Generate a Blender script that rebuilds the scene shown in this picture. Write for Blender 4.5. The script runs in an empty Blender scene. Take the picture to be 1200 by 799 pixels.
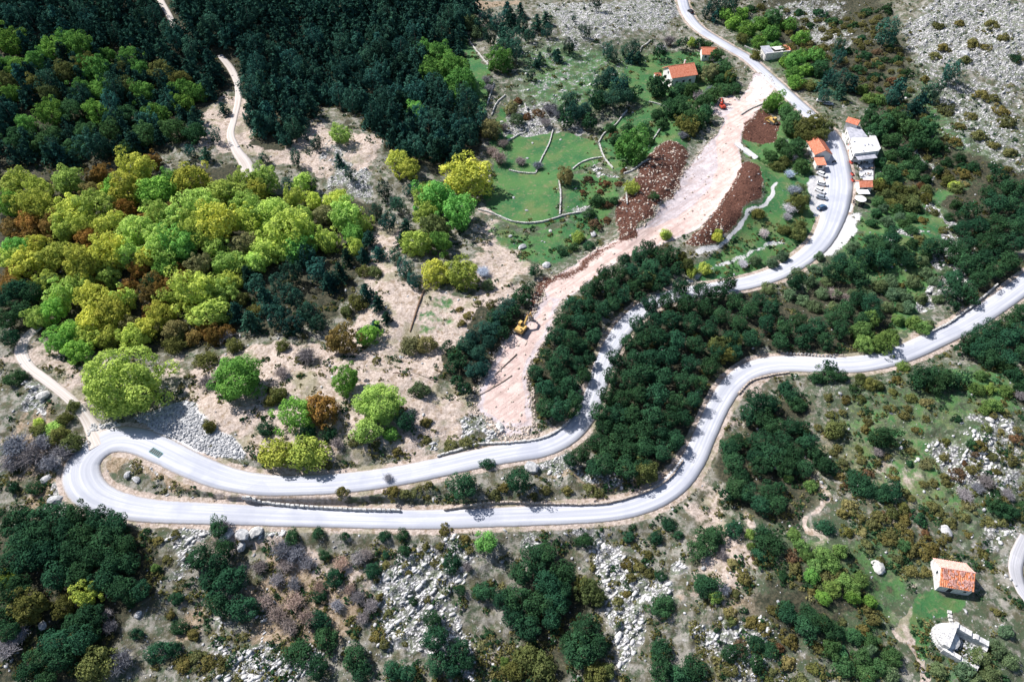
import bpy, math, random
import numpy as np
from mathutils import Vector, Matrix

RND = random.Random(11)
rng = np.random.default_rng(11)
scn = bpy.context.scene
COL = scn.collection

# ------------------------------------------------------------------ camera
CAMZ = 154.0
PITCH = math.radians(48.0)           # degrees below the horizon
cam = bpy.data.cameras.new('camera')
cam.sensor_width = 36.0
cam.lens = 24.0
cam.clip_start = 1.0
cam.clip_end = 20000.0
camo = bpy.data.objects.new('camera', cam)
COL.objects.link(camo)
camo.location = (0, 0, CAMZ)
camo.rotation_euler = (math.pi / 2 - PITCH, 0, 0)
scn.camera = camo

# ------------------------------------------------------------------ sun, sky, exposure
SUN_DIR = Vector((-0.80, 0.50, 1.02)).normalized()     # towards the sun
w = bpy.data.worlds.new('World')
scn.world = w
w.use_nodes = True
nt = w.node_tree
sky = nt.nodes.new('ShaderNodeTexSky')
sky.sky_type = 'NISHITA'
sky.sun_disc = False
sky.sun_elevation = math.asin(SUN_DIR.z)
sky.sun_rotation = math.atan2(SUN_DIR.x, SUN_DIR.y)
bg = nt.nodes['Background']
bg.inputs['Strength'].default_value = 0.078
nt.links.new(sky.outputs[0], bg.inputs['Color'])
sun = bpy.data.lights.new('sun', 'SUN')
sun.energy = 4.9
sun.angle = math.radians(0.5)
sun.color = (1.0, 0.955, 0.90)
suno = bpy.data.objects.new('sun', sun)
COL.objects.link(suno)
suno.rotation_euler = SUN_DIR.to_track_quat('Z', 'Y').to_euler()
suno.location = (-100, 60, 300)
scn.view_settings.view_transform = 'Standard'
scn.view_settings.look = 'None'
scn.view_settings.exposure = 0.62
scn.view_settings.gamma = 1.0

# ------------------------------------------------------------------ helpers: noise, world lookups
def sstep(a, b, x):
    t = np.clip((np.asarray(x, float) - a) / (b - a), 0, 1)
    return t * t * (3 - 2 * t)

def hill(x, y):
    """large shape of the valley side, metres"""
    x = np.asarray(x, float); y = np.asarray(y, float)
    h = 22.0 * sstep(0, 1, (-x - 20) / 260) * sstep(0, 1, (y - 190) / 260)
    h = h + 26.0 * sstep(0, 1, (x - 110) / 210) * sstep(0, 1, (y - 150) / 260)
    h = h + 7.0 * sstep(0, 1, (y - 290) / 180)
    h = h - 9.0 * sstep(0, 1, (125 - y) / 110)
    h = h + 1.1 * np.sin(x / 13.0 + 1.3 * np.sin(y / 21.0)) * np.sin(y / 17.0 + 0.6)
    h = h + 1.4 * np.sin(x / 31.0 - y / 27.0 + 0.7) + 0.9 * np.sin(y / 11.0 + x / 40.0)
    return h

CT, ST = math.cos(PITCH), math.sin(PITCH)
def ray(px, py):
    px = np.asarray(px, float); py = np.asarray(py, float)
    a = (px - 600.0) / 800.0
    b = -(py - 399.5) / 800.0
    return a, CT + b * ST, -ST + b * CT

X0, Y0, RES, NX, NY = -345.0, 5.0, 0.5, 1380, 980
Zr = None
def bil(A, x, y):
    fx = np.clip((np.asarray(x, float) - X0) / RES, 0, NX - 1.001)
    fy = np.clip((np.asarray(y, float) - Y0) / RES, 0, NY - 1.001)
    i = fx.astype(int); j = fy.astype(int)
    u = fx - i; v = fy - j
    return ((A[j, i] * (1 - u) + A[j, i + 1] * u) * (1 - v) + (A[j + 1, i] * (1 - u) + A[j + 1, i + 1] * u) * v)

def height(x, y):
    if Zr is None:
        return hill(x, y)
    return bil(Zr, x, y)

def at(px, py, dz=0.0):
    """ground point seen at a pixel of the 1200 x 799 photograph (surface raised by dz)"""
    dx, dy, dd = ray(px, py)
    x = dx * 0; y = dy * 0
    z = np.zeros_like(dx + 0.0)
    t = CAMZ / (-dd)
    for _ in range(25):
        x = dx * t; y = dy * t
        h = height(x, y) + dz
        tn = (CAMZ - h) / (-dd)
        t = 0.5 * t + 0.5 * tn
    return np.stack([dx * t, dy * t, height(dx * t, dy * t)], -1)

def scale_at(p):
    """photo pixels per metre at a world point"""
    depth = p[1] * CT + (CAMZ - p[2]) * ST
    return 800.0 / depth

def project(x, y, z):
    depth = y * CT + (CAMZ - z) * ST
    up = y * ST - (CAMZ - z) * CT
    return 600 + 800 * x / depth, 399.5 - 800 * up / depth

def vnoise(cell, seed, ny=NY, nx=NX, res=RES):
    r = np.random.default_rng(seed)
    gx = int(nx * res / cell) + 3; gy = int(ny * res / cell) + 3
    g = r.random((gy, gx))
    fx = np.arange(nx) * res / cell; fy = np.arange(ny) * res / cell
    i = fx.astype(int); j = fy.astype(int)
    u = fx - i; v = fy - j
    u = u * u * (3 - 2 * u); v = v * v * (3 - 2 * v)
    a = g[j][:, i] * (1 - u) + g[j][:, i + 1] * u
    b = g[j + 1][:, i] * (1 - u) + g[j + 1][:, i + 1] * u
    return a * (1 - v)[:, None] + b * v[:, None]

def blur(A, r):
    n = max(1, int(round(r / RES)))
    for _ in range(2):
        for ax in (0, 1):
            P = np.pad(A, [(n, n) if k == ax else (0, 0) for k in (0, 1)], mode='edge')
            c = np.cumsum(P, axis=ax, dtype=np.float64)
            c = np.concatenate([np.zeros_like(np.take(c, [0], ax)), c], ax)
            L = A.shape[ax]
            hi = np.take(c, np.arange(2 * n + 1, 2 * n + 1 + L), ax)
            lo = np.take(c, np.arange(0, L), ax)
            A = (hi - lo) / (2 * n + 1)
    return A

def inside(poly, x, y):
    r = np.zeros(np.shape(x), bool)
    n = len(poly)
    for k in range(n):
        x1, y1 = poly[k]; x2, y2 = poly[(k + 1) % n]
        if y1 == y2: continue
        c = ((y1 > y) != (y2 > y)) & (x < (x2 - x1) * (y - y1) / (y2 - y1) + x1)
        r ^= c
    return r

GX = X0 + np.arange(NX) * RES
GY = Y0 + np.arange(NY) * RES
def raster_poly(pts, val=1.0, out=None):
    w_ = at([p[0] for p in pts], [p[1] for p in pts])
    i0 = max(0, int((w_[:, 0].min() - X0) / RES)); i1 = min(NX, int((w_[:, 0].max() - X0) / RES) + 2)
    j0 = max(0, int((w_[:, 1].min() - Y0) / RES)); j1 = min(NY, int((w_[:, 1].max() - Y0) / RES) + 2)
    xx, yy = np.meshgrid(GX[i0:i1], GY[j0:j1])
    m = inside([(a[0], a[1]) for a in w_], xx, yy)
    sub = out[j0:j1, i0:i1]
    sub[m] = np.maximum(sub[m], val)

def catmull(P, step=1.0):
    P = [np.array(p, float) for p in P]
    P = [2 * P[0] - P[1]] + P + [2 * P[-1] - P[-2]]
    out = []
    for k in range(1, len(P) - 2):
        p0, p1, p2, p3 = P[k - 1:k + 3]
        n = max(2, int(np.linalg.norm(p2 - p1) / step))
        for q in range(n):
            t = q / n
            out.append(0.5 * ((2 * p1) + (-p0 + p2) * t + (2 * p0 - 5 * p1 + 4 * p2 - p3) * t * t + (-p0 + 3 * p1 - 3 * p2 + p3) * t ** 3))
    out.append(P[-2])
    return np.array(out)

def smooth1(a, n):
    k = np.ones(2 * n + 1) / (2 * n + 1)
    return np.convolve(np.pad(a, n, mode='edge'), k, mode='valid')

# ------------------------------------------------------------------ helpers: objects
def set_props(o, label=None, cat=None, group=None, kind=None):
    if label: o['label'] = label
    if cat: o['category'] = cat
    if group: o['group'] = group
    if kind: o['kind'] = kind
    return o

def mesh_from(name, V, F, mat=None, smooth=False):
    me = bpy.data.meshes.new(name)
    me.from_pydata([tuple(v) for v in V], [], [tuple(f) for f in F])
    if mat is not None:
        for m in (mat if isinstance(mat, (list, tuple)) else [mat]):
            me.materials.append(m)
    if smooth:
        me.polygons.foreach_set('use_smooth', [True] * len(me.polygons))
    me.update()
    return me

def fast_mesh(name, V, quads, mat, smooth=False, tint=None, tri=False, uv=None):
    """numpy arrays to a mesh: quads (n,4) or tris (n,3)"""
    V = np.asarray(V, np.float32); Q = np.asarray(quads, np.int32)
    k = Q.shape[1]
    me = bpy.data.meshes.new(name)
    me.vertices.add(len(V)); me.vertices.foreach_set('co', V.ravel())
    me.loops.add(Q.size); me.loops.foreach_set('vertex_index', Q.ravel())
    me.polygons.add(len(Q))
    me.polygons.foreach_set('loop_start', np.arange(0, Q.size, k, dtype=np.int32))
    me.polygons.foreach_set('loop_total', np.full(len(Q), k, np.int32))
    if smooth: me.polygons.foreach_set('use_smooth', np.ones(len(Q), bool))
    me.update(calc_edges=True)
    if tint is not None:
        a = me.attributes.new('tint', 'FLOAT', 'FACE')
        a.data.foreach_set('value', np.asarray(tint, np.float32))
    if mat is not None: me.materials.append(mat)
    return me

def link(name, me, parent=None, loc=None, rz=None, sc=None):
    o = bpy.data.objects.new(name, me)
    COL.objects.link(o)
    if parent is not None: o.parent = parent
    if loc is not None: o.location = loc
    if rz is not None: o.rotation_euler = (0, 0, rz)
    if sc is not None: o.scale = sc
    return o

class MB:
    """collects simple shapes, becomes one mesh object"""
    def __init__(s): s.V = []; s.F = []
    def add(s, V, F):
        b = len(s.V); s.V += [tuple(v) for v in V]; s.F += [tuple(b + i for i in f) for f in F]; return s
    def box(s, cx, cy, cz, sx, sy, sz, rz=0.0, top=1.0, rx=0.0, ry=0.0):
        V = []
        M = Matrix.Rotation(rz, 3, 'Z') @ Matrix.Rotation(ry, 3, 'Y') @ Matrix.Rotation(rx, 3, 'X')
        for dz in (-1, 1):
            k = top if dz > 0 else 1.0
            for dx, dy in ((-1, -1), (1, -1), (1, 1), (-1, 1)):
                v = M @ Vector((dx * sx / 2 * k, dy * sy / 2 * k, dz * sz / 2))
                V.append((v.x + cx, v.y + cy, v.z + cz))
        return s.add(V, [(0, 3, 2, 1), (4, 5, 6, 7), (0, 1, 5, 4), (1, 2, 6, 5), (2, 3, 7, 6), (3, 0, 4, 7)])
    def cyl(s, p, q, r1, r2=None, n=10):
        r2 = r1 if r2 is None else r2
        p = Vector(p); q = Vector(q); d = (q - p).normalized()
        a = d.orthogonal().normalized(); b = d.cross(a)
        V = []
        for c, r in ((p, r1), (q, r2)):
            for k in range(n):
                t = 2 * math.pi * k / n
                V.append(c + a * (r * math.cos(t)) + b * (r * math.sin(t)))
        F = [(k, (k + 1) % n, n + (k + 1) % n, n + k) for k in range(n)]
        F += [tuple(range(n - 1, -1, -1)), tuple(range(n, 2 * n))]
        return s.add(V, F)
    def prism(s, poly, z0, z1):
        n = len(poly)
        V = [(x, y, z0) for x, y in poly] + [(x, y, z1) for x, y in poly]
        F = [(k, (k + 1) % n, n + (k + 1) % n, n + k) for k in range(n)] + [tuple(range(n - 1, -1, -1)), tuple(range(n, 2 * n))]
        return s.add(V, F)
    def side(s, prof, x0, x1):
        """profile in y,z extruded along x"""
        n = len(prof)
        V = [(x0, y, z) for y, z in prof] + [(x1, y, z) for y, z in prof]
        F = [(k, (k + 1) % n, n + (k + 1) % n, n + k) for k in range(n)] + [tuple(range(n - 1, -1, -1)), tuple(range(n, 2 * n))]
        return s.add(V, F)
    def build(s, name, mat, parent=None, smooth=False, bevel=0.0):
        me = mesh_from(name, s.V, s.F, mat, smooth)
        o = link(name, me, parent)
        if bevel:
            m = o.modifiers.new('bevel', 'BEVEL'); m.width = bevel; m.segments = 2; m.limit_method = 'ANGLE'
        return o

def empty(name, loc, rz=0.0, **kw):
    o = bpy.data.objects.new(name, None); COL.objects.link(o)
    o.location = tuple(float(v) for v in loc); o.rotation_euler = (0, 0, rz); o.empty_display_size = 0.5
    set_props(o, **kw); return o

# ------------------------------------------------------------------ materials
def new_mat(name, rough=0.9):
    m = bpy.data.materials.new(name); m.use_nodes = True
    b = m.node_tree.nodes['Principled BSDF']; b.inputs['Roughness'].default_value = rough
    b.inputs['Specular IOR Level'].default_value = 0.2
    return m, m.node_tree, b
def nd(t, typ, **kw):
    n = t.nodes.new(typ)
    for k, v in kw.items(): setattr(n, k, v)
    return n
def noise(t, vec, scale, detail=4.0, rough=0.6, dim='3D'):
    n = nd(t, 'ShaderNodeTexNoise'); n.inputs['Scale'].default_value = scale
    n.inputs['Detail'].default_value = detail; n.inputs['Roughness'].default_value = rough
    if vec is not None: t.links.new(vec, n.inputs['Vector'])
    return n.outputs['Fac']
def mixc(t, fac, a, b, blend='MIX'):
    n = nd(t, 'ShaderNodeMix', data_type='RGBA', blend_type=blend)
    for s, v in ((0, fac), (6, a), (7, b)):
        if hasattr(v, 'is_output'): t.links.new(v, n.inputs[s])
        elif s == 0: n.inputs[0].default_value = v
        else: n.inputs[s].default_value = (*v, 1.0)
    return n.outputs[2]
def mth(t, op, a, b=0.0, c=None, clamp=False):
    n = nd(t, 'ShaderNodeMath', operation=op, use_clamp=clamp)
    for i, v in enumerate((a, b) if c is None else (a, b, c)):
        if hasattr(v, 'is_output'): t.links.new(v, n.inputs[i])
        else: n.inputs[i].default_value = v
    return n.outputs[0]
def rng_map(t, v, a, b, c=0.0, d=1.0):
    n = nd(t, 'ShaderNodeMapRange', interpolation_type='SMOOTHSTEP')
    t.links.new(v, n.inputs[0])
    for i, q in enumerate((a, b, c, d)): n.inputs[i + 1].default_value = q
    return n.outputs[0]
def objco(t):
    return nd(t, 'ShaderNodeTexCoord').outputs['Object']
def bump(t, b, h, strength=0.5, dist=0.1):
    n = nd(t, 'ShaderNodeBump'); n.inputs['Strength'].default_value = strength; n.inputs['Distance'].default_value = dist
    t.links.new(h, n.inputs['Height']); t.links.new(n.outputs[0], b.inputs['Normal'])

def simple(name, c1, c2, scale=2.0, rough=0.8, bmp=0.3, bd=0.05, metal=0.0, detail=5.0):
    m, t, b = new_mat(name, rough)
    co = objco(t)
    f = rng_map(t, noise(t, co, scale, detail, 0.65), 0.35, 0.65)
    t.links.new(mixc(t, f, c1, c2), b.inputs['Base Color'])
    b.inputs['Metallic'].default_value = metal
    if bmp: bump(t, b, noise(t, co, scale * 4, 3.0), bmp, bd)
    return m

def leaf_mat(name, trans=0.3, vary=0.55):
    """foliage: colour comes from the plant (object colour), varied leaf by leaf"""
    m = bpy.data.materials.new(name); m.use_nodes = True; t = m.node_tree
    for n in list(t.nodes): t.nodes.remove(n)
    out = nd(t, 'ShaderNodeOutputMaterial')
    oi = nd(t, 'ShaderNodeObjectInfo')
    at_ = nd(t, 'ShaderNodeAttribute', attribute_name='tint')
    f = mth(t, 'MULTIPLY_ADD', at_.outputs['Fac'], 2 * vary, 1.0 - vary)
    hs = nd(t, 'ShaderNodeHueSaturation')
    t.links.new(oi.outputs['Color'], hs.inputs['Color'])
    t.links.new(f, hs.inputs['Value'])
    hue = mth(t, 'MULTIPLY_ADD', at_.outputs['Fac'], -0.05, 0.523)
    t.links.new(hue, hs.inputs['Hue'])
    d = nd(t, 'ShaderNodeBsdfDiffuse'); tr = nd(t, 'ShaderNodeBsdfTranslucent')
    t.links.new(hs.outputs[0], d.inputs['Color']); t.links.new(hs.outputs[0], tr.inputs['Color'])
    mx = nd(t, 'ShaderNodeMixShader'); mx.inputs[0].default_value = trans
    t.links.new(d.outputs[0], mx.inputs[1]); t.links.new(tr.outputs[0], mx.inputs[2])
    t.links.new(mx.outputs[0], out.inputs['Surface'])
    return m

M = {}
M['leaf'] = leaf_mat('leaves')
M['needle'] = leaf_mat('needles', 0.12, 0.6)
M['twig'] = leaf_mat('twigs', 0.0, 0.4)
M['bark'] = simple('bark', (0.10, 0.075, 0.055), (0.22, 0.19, 0.16), 6.0)
M['limestone'] = simple('limestone', (0.42, 0.42, 0.43), (0.70, 0.69, 0.68), 1.2, 0.95, 0.6, 0.12)
M['limestone_grey'] = simple('weathered_limestone', (0.22, 0.23, 0.25), (0.55, 0.55, 0.56), 1.4, 0.95, 0.6, 0.12)
M['wallstone'] = simple('wall_stone', (0.34, 0.34, 0.34), (0.66, 0.64, 0.61), 1.8, 0.95, 0.5, 0.08)
M['wallstone_tan'] = simple('tan_wall_stone', (0.28, 0.23, 0.19), (0.58, 0.50, 0.44), 1.8, 0.95, 0.5, 0.08)
M['clod'] = simple('red_clods', (0.055, 0.022, 0.016), (0.19, 0.095, 0.07), 1.0, 0.95, 0.6, 0.1)
M['plaster'] = simple('white_plaster', (0.66, 0.65, 0.63), (0.80, 0.79, 0.77), 0.8, 0.85, 0.1, 0.02)
M['plaster_old'] = simple('aged_white_plaster', (0.50, 0.48, 0.47), (0.78, 0.76, 0.75), 1.5, 0.9, 0.3, 0.03)
M['tile'] = simple('roof_tile', (0.52, 0.16, 0.09), (0.70, 0.29, 0.19), 1.8, 0.8, 0.2, 0.03)
M['tile_old'] = simple('old_roof_tile', (0.55, 0.14, 0.05), (0.72, 0.36, 0.22), 2.5, 0.9, 0.2, 0.03)
M['tile_pink'] = simple('faded_roof_tile', (0.58, 0.27, 0.22), (0.76, 0.47, 0.42), 2.5, 0.9, 0.2, 0.03)
M['concrete'] = simple('pale_concrete', (0.44, 0.44, 0.47), (0.60, 0.60, 0.62), 0.7, 0.9, 0.2, 0.02)
M['greyroof'] = simple('grey_roof_sheet', (0.30, 0.31, 0.36), (0.46, 0.46, 0.52), 0.8, 0.8, 0.1, 0.02)
M['dark'] = simple('dark_opening', (0.02, 0.02, 0.025), (0.05, 0.05, 0.06), 2.0, 0.6, 0.0)
M['glass'] = simple('dark_glass', (0.02, 0.03, 0.04), (0.05, 0.06, 0.08), 2.0, 0.12, 0.0)
M['canvas'] = simple('white_canvas', (0.74, 0.74, 0.74), (0.82, 0.81, 0.80), 2.0, 0.9, 0.1, 0.01)
M['red'] = simple('red_cloth', (0.45, 0.07, 0.05), (0.60, 0.12, 0.08), 2.0, 0.8, 0.0)
M['wood'] = simple('brown_wood', (0.14, 0.09, 0.06), (0.26, 0.18, 0.13), 4.0, 0.9, 0.3, 0.02)
M['yellow'] = simple('yellow_machine_paint', (0.50, 0.31, 0.08), (0.66, 0.45, 0.18), 2.0, 0.5, 0.0)
M['redpaint'] = simple('red_machine_paint', (0.45, 0.05, 0.03), (0.58, 0.10, 0.06), 2.0, 0.5, 0.0)
M['steel'] = simple('worn_steel', (0.12, 0.12, 0.12), (0.26, 0.25, 0.24), 5.0, 0.5, 0.2, 0.01, 0.5)
M['rubber'] = simple('black_rubber', (0.02, 0.02, 0.02), (0.05, 0.045, 0.04), 5.0, 0.9, 0.1, 0.01)
M['teal'] = simple('teal_painted_metal', (0.05, 0.22, 0.24), (0.10, 0.32, 0.34), 5.0, 0.5, 0.0)
M['carwhite'] = simple('white_car_paint', (0.74, 0.75, 0.77), (0.80, 0.80, 0.82), 1.0, 0.25, 0.0)
M['cargrey'] = simple('grey_car_paint', (0.28, 0.32, 0.38), (0.32, 0.36, 0.42), 1.0, 0.25, 0.0)
M['carblue'] = simple('blue_car_paint', (0.05, 0.11, 0.20), (0.07, 0.14, 0.25), 1.0, 0.25, 0.0)
M['carblack'] = simple('black_car_paint', (0.015, 0.015, 0.02), (0.03, 0.03, 0.035), 1.0, 0.25, 0.0)

def road_mat(name, c1, c2, c3):
    m, t, b = new_mat(name, 0.85)
    uv = nd(t, 'ShaderNodeUVMap', uv_map='UVMap').outputs[0]
    mp = nd(t, 'ShaderNodeMapping'); t.links.new(uv, mp.inputs['Vector'])
    mp.inputs['Scale'].default_value = (0.03, 4.5, 1.0)
    streak = noise(t, mp.outputs[0], 1.0, 5.0, 0.6)
    co = objco(t)
    big_early = noise(t, co, 0.16, 3.0, 0.6)
    big = noise(t, co, 0.08, 4.0, 0.6)
    fine = noise(t, co, 3.0, 5.0, 0.7)
    c = mixc(t, rng_map(t, streak, 0.38, 0.62), c1, c2)
    sp_ = nd(t, 'ShaderNodeSeparateXYZ'); t.links.new(uv, sp_.inputs[0])
    wv = mth(t, 'ABSOLUTE', mth(t, 'SUBTRACT', mth(t, 'ABSOLUTE', mth(t, 'SUBTRACT', mth(t, 'ABSOLUTE', sp_.outputs[1]), 0.48)), 0.22))
    c = mixc(t, mth(t, 'MULTIPLY', rng_map(t, wv, 0.10, 0.0), mth(t, 'MULTIPLY', big_early, 0.75)), c, c3)
    c = mixc(t, rng_map(t, big, 0.48, 0.72, 0.0, 0.6), c, c3)
    c = mixc(t, mth(t, 'MULTIPLY', rng_map(t, fine, 0.3, 0.75), 0.25), c, c3)
    # repaired patches
    vo = nd(t, 'ShaderNodeTexVoronoi'); vo.inputs['Scale'].default_value = 0.11
    t.links.new(co, vo.inputs['Vector'])
    pr = nd(t, 'ShaderNodeSeparateColor'); t.links.new(vo.outputs['Color'], pr.inputs[0])
    c = mixc(t, rng_map(t, pr.outputs[0], 0.78, 0.80, 0.0, 0.22), c, c3)
    # gravel washed on to the edges
    sep = nd(t, 'ShaderNodeSeparateXYZ'); t.links.new(uv, sep.inputs[0])
    e = mth(t, 'ABSOLUTE', sep.outputs[1])
    e = mth(t, 'ADD', e, mth(t, 'MULTIPLY', mth(t, 'SUBTRACT', fine, 0.5), 0.25))
    c = mixc(t, rng_map(t, e, 0.86, 1.0, 0.0, 0.8), c, (0.34, 0.28, 0.24))
    t.links.new(c, b.inputs['Base Color'])
    bump(t, b, fine, 0.25, 0.03)
    return m
M['asphalt'] = road_mat('bleached_asphalt', (0.42, 0.435, 0.49), (0.55, 0.56, 0.61), (0.33, 0.35, 0.42))
M['greygravel'] = road_mat('grey_gravel', (0.38, 0.38, 0.42), (0.50, 0.50, 0.54), (0.28, 0.28, 0.30))
M['track'] = road_mat('limestone_track', (0.60, 0.56, 0.54), (0.44, 0.38, 0.34), (0.52, 0.48, 0.46))

# ================================================================== ROADS (data in photo pixels, turned into ground points)
ROAD_A = [(796,-40,2.9),(799,-5,2.9),(806,18,2.9),(822,36,2.9),(850,52,2.9),(880,72,2.9),(908,97,3.0),(935,121,3.2),(957,142,3.6),(974,163,4.6),(980,190,5.2),(983,215,5.2),(979,245,4.6),(966,277,3.8),
          (945,300,3.3),(915,319,3.1),(880,331,3.0),(845,337,2.9),(805,343,2.9),(768,353,2.9),(741,373,2.9),(722,397,2.9),(708,425,2.9),(699,455,2.9),(686,487,3.0),(665,510,3.2),(635,524,3.2),
          (600,530,3.1),(560,537,3.0),(510,548,3.0),(460,558,3.0),(410,565,3.0),(360,568,3.0),(310,568,3.1),(265,560,3.4),(225,545,3.7),(190,528,3.9),(160,516,4.0),(133,514,4.3),(110,526,4.6),(97,545,4.7),(98,565,4.6),
          (112,582,4.2),(140,592,3.6),(180,598,3.2),(240,601,3.0),(310,604,2.8),(400,607,2.7),(500,608,2.7),(590,605,2.7),(670,602,2.8),(725,597,2.9),(765,584,3.1),(793,565,3.2),(812,540,3.2),(828,505,3.1),
          (843,473,3.1),(860,449,3.2),(885,432,3.2),(920,426,3.2),(965,427,3.1),(1010,425,3.1),(1055,415,3.2),(1100,396,3.3),(1140,375,3.3),(1175,352,3.3),(1215,322,3.3),(1260,290,3.3)]
TRACK_L = [(45,383,1.6),(30,396,1.7),(24,412,1.8),(34,430,1.5),(55,446,1.4),(78,464,1.4),(96,482,1.5),(106,498,2.0),(112,508,2.6),(118,519,3.2)]
TRACK_T1 = [(183,-10,1.6),(190,4,1.6),(198,18,1.5),(206,36,1.4)]
TRACK_T2 = [(257,64,1.3),(270,80,1.7),(278,98,1.5),(279,118,1.4),(274,140,1.4),(270,158,1.6),(277,176,2.0),(288,192,2.6),(292,208,2.8)]
PATH_R = [(1202,628,1.3),(1193,650,1.6),(1190,668,1.6),(1196,688,1.4),(1206,704,1.3)]
PATH_B = [(1062,700,0.7),(1058,730,1.0),(1056,760,1.2),(1058,790,1.4),(1060,815,1.4)]

def path_world(D, smooth_n=12, step=1.0):
    w_ = at([d[0] for d in D], [d[1] for d in D])
    P = np.column_stack([w_[:, 0], w_[:, 1], [d[2] for d in D]])
    S = catmull(P, step)
    # even spacing
    d = np.r_[0, np.cumsum(np.hypot(np.diff(S[:, 0]), np.diff(S[:, 1])))]
    n = int(d[-1] / step)
    q = np.linspace(0, d[-1], n)
    S = np.column_stack([np.interp(q, d, S[:, k]) for k in range(3)])
    z = smooth1(height(S[:, 0], S[:, 1]), smooth_n)
    return np.column_stack([S[:, 0], S[:, 1], z, S[:, 2]])

roadA = path_world(ROAD_A, 16)
tracks = {k: path_world(v, 5) for k, v in (('l', TRACK_L), ('t1', TRACK_T1), ('t2', TRACK_T2), ('r', PATH_R), ('b', PATH_B))}

# the dirt track joins the road at the road's own level
tl = tracks['l']; zr_ = roadA[np.argmin(np.hypot(roadA[:, 0] - tl[-1, 0], roadA[:, 1] - tl[-1, 1])), 2]
k_ = sstep(0, 1, (np.arange(len(tl)) - (len(tl) - 16)) / 9.0); tl[:, 2] = tl[:, 2] * (1 - k_) + (zr_ + .02) * k_

def carve(paths, reach=13.0):
    D = np.full((NY, NX), 1e3); ZR = np.zeros((NY, NX)); HW = np.zeros((NY, NX))
    n = int(reach / RES)
    for S in paths:
        for x, y, z, hw in S:
            i = int((x - X0) / RES); j = int((y - Y0) / RES)
            i0, i1, j0, j1 = max(0, i - n), min(NX, i + n), max(0, j - n), min(NY, j + n)
            if i0 >= i1 or j0 >= j1: continue
            d = np.hypot(GX[i0:i1][None, :] - x, GY[j0:j1][:, None] - y) - hw
            s = D[j0:j1, i0:i1]; m = d < s
            s[m] = d[m]; ZR[j0:j1, i0:i1][m] = z; HW[j0:j1, i0:i1][m] = hw
    return D, ZR

xx, yy = np.meshgrid(GX, GY)
Zb = hill(xx, yy)
D1, Z1 = carve([roadA])
D2, Z2 = carve([tracks['l'], tracks['t2'], tracks['r'], tracks['b'], tracks['t1']], 7.0)

# ================================================================== GROUND COVER MASKS
def chan(): return np.zeros((NY, NX))
C = {k: chan() for k in ('green', 'soil', 'rock', 'brown', 'gravel', 'tan', 'floor', 'pale')}
def P(k, val, pts, b=1.5):
    t_ = chan(); raster_poly(pts, val, t_)
    t_ = blur(t_, b) if b > 0 else t_
    C[k] = np.maximum(C[k], t_)
def PL(k, val, pts, wid, b=0.6):
    w_ = at([p[0] for p in pts], [p[1] for p in pts])
    S = catmull([(a[0], a[1], 0) for a in w_], 0.6)
    t_ = C[k]; n = int((wid + b) / RES) + 2
    for x, y, _ in S:
        i = int((x - X0) / RES); j = int((y - Y0) / RES)
        i0, i1, j0, j1 = max(0, i - n), min(NX, i + n), max(0, j - n), min(NY, j + n)
        if i0 >= i1 or j0 >= j1: continue
        d = np.hypot(GX[i0:i1][None, :] - x, GY[j0:j1][:, None] - y)
        t_[j0:j1, i0:i1] = np.maximum(t_[j0:j1, i0:i1], val * (1 - sstep(wid, wid + b, d)))
# meadows
P('green', 1.0, [(590,118),(600,150),(617,152),(648,156),(700,166),(712,185),(705,190),(672,203),(655,212),(656,262),(600,262),(562,246),(558,230),(575,205),(575,180),(580,150)], 1)
P('green', .58, [(560,250),(620,266),(690,252),(705,262),(690,290),(640,320),(590,305),(560,280)], 3)
P('green', 1.0, [(533,40),(550,44),(560,70),(578,92),(573,128),(562,140),(552,105),(545,80),(538,60)], 1.5)
P('green', .85, [(712,150),(740,130),(800,120),(835,135),(800,175),(770,165),(755,190),(720,205),(708,180)], 3)
P('green', .9, [(700,95),(770,60),(850,70),(870,110),(835,118),(760,130)], 4)
P('green', .95, [(865,165),(900,140),(935,150),(955,205),(957,275),(935,295),(880,325),(825,335),(800,320),(850,290),(895,245),(902,215),(880,190)], 1.5)
P('green', .95, [(1066,692),(1098,692),(1138,712),(1130,725),(1092,732),(1090,765),(1066,770)], 1.5)
P('green', .7, [(1060,765),(1140,770),(1200,700),(1200,820),(1050,820)], 5)
P('green', .62, [(980,255),(1060,215),(1130,235),(1110,300),(1100,400),(1040,410),(1000,400),(930,410),(925,345),(960,320)], 6)
P('green', .62, [(940,60),(1040,180),(1190,200),(1190,240),(1040,260),(1000,180)], 8)
P('green', .55, [(850,20),(900,20),(1000,110),(990,130),(930,90),(860,60)], 4)
P('green', .6, [(1085,430),(1200,420),(1200,500),(1160,500),(1110,460)], 4)
P('green', .56, [(590,50),(700,50),(790,50),(770,120),(700,140),(590,130)], 8)
P('green', .56, [(860,620),(1100,600),(1100,700),(1060,799),(930,799)], 8)
P('green', .50, [(960,435),(1200,420),(1200,640),(1100,640),(1040,600),(960,560)], 6)
P('green', .5, [(1050,60),(1100,90),(1200,130),(1200,230),(1120,220),(1050,150)], 8)
P('green', .5, [(515,350),(545,330),(540,380),(490,395),(480,370)], 2)
P('green', .5, [(545,475),(600,470),(580,500),(545,500)], 1.5)
P('green', .62, [(655,212),(690,195),(725,200),(735,240),(700,285),(655,262)], 3)
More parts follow.
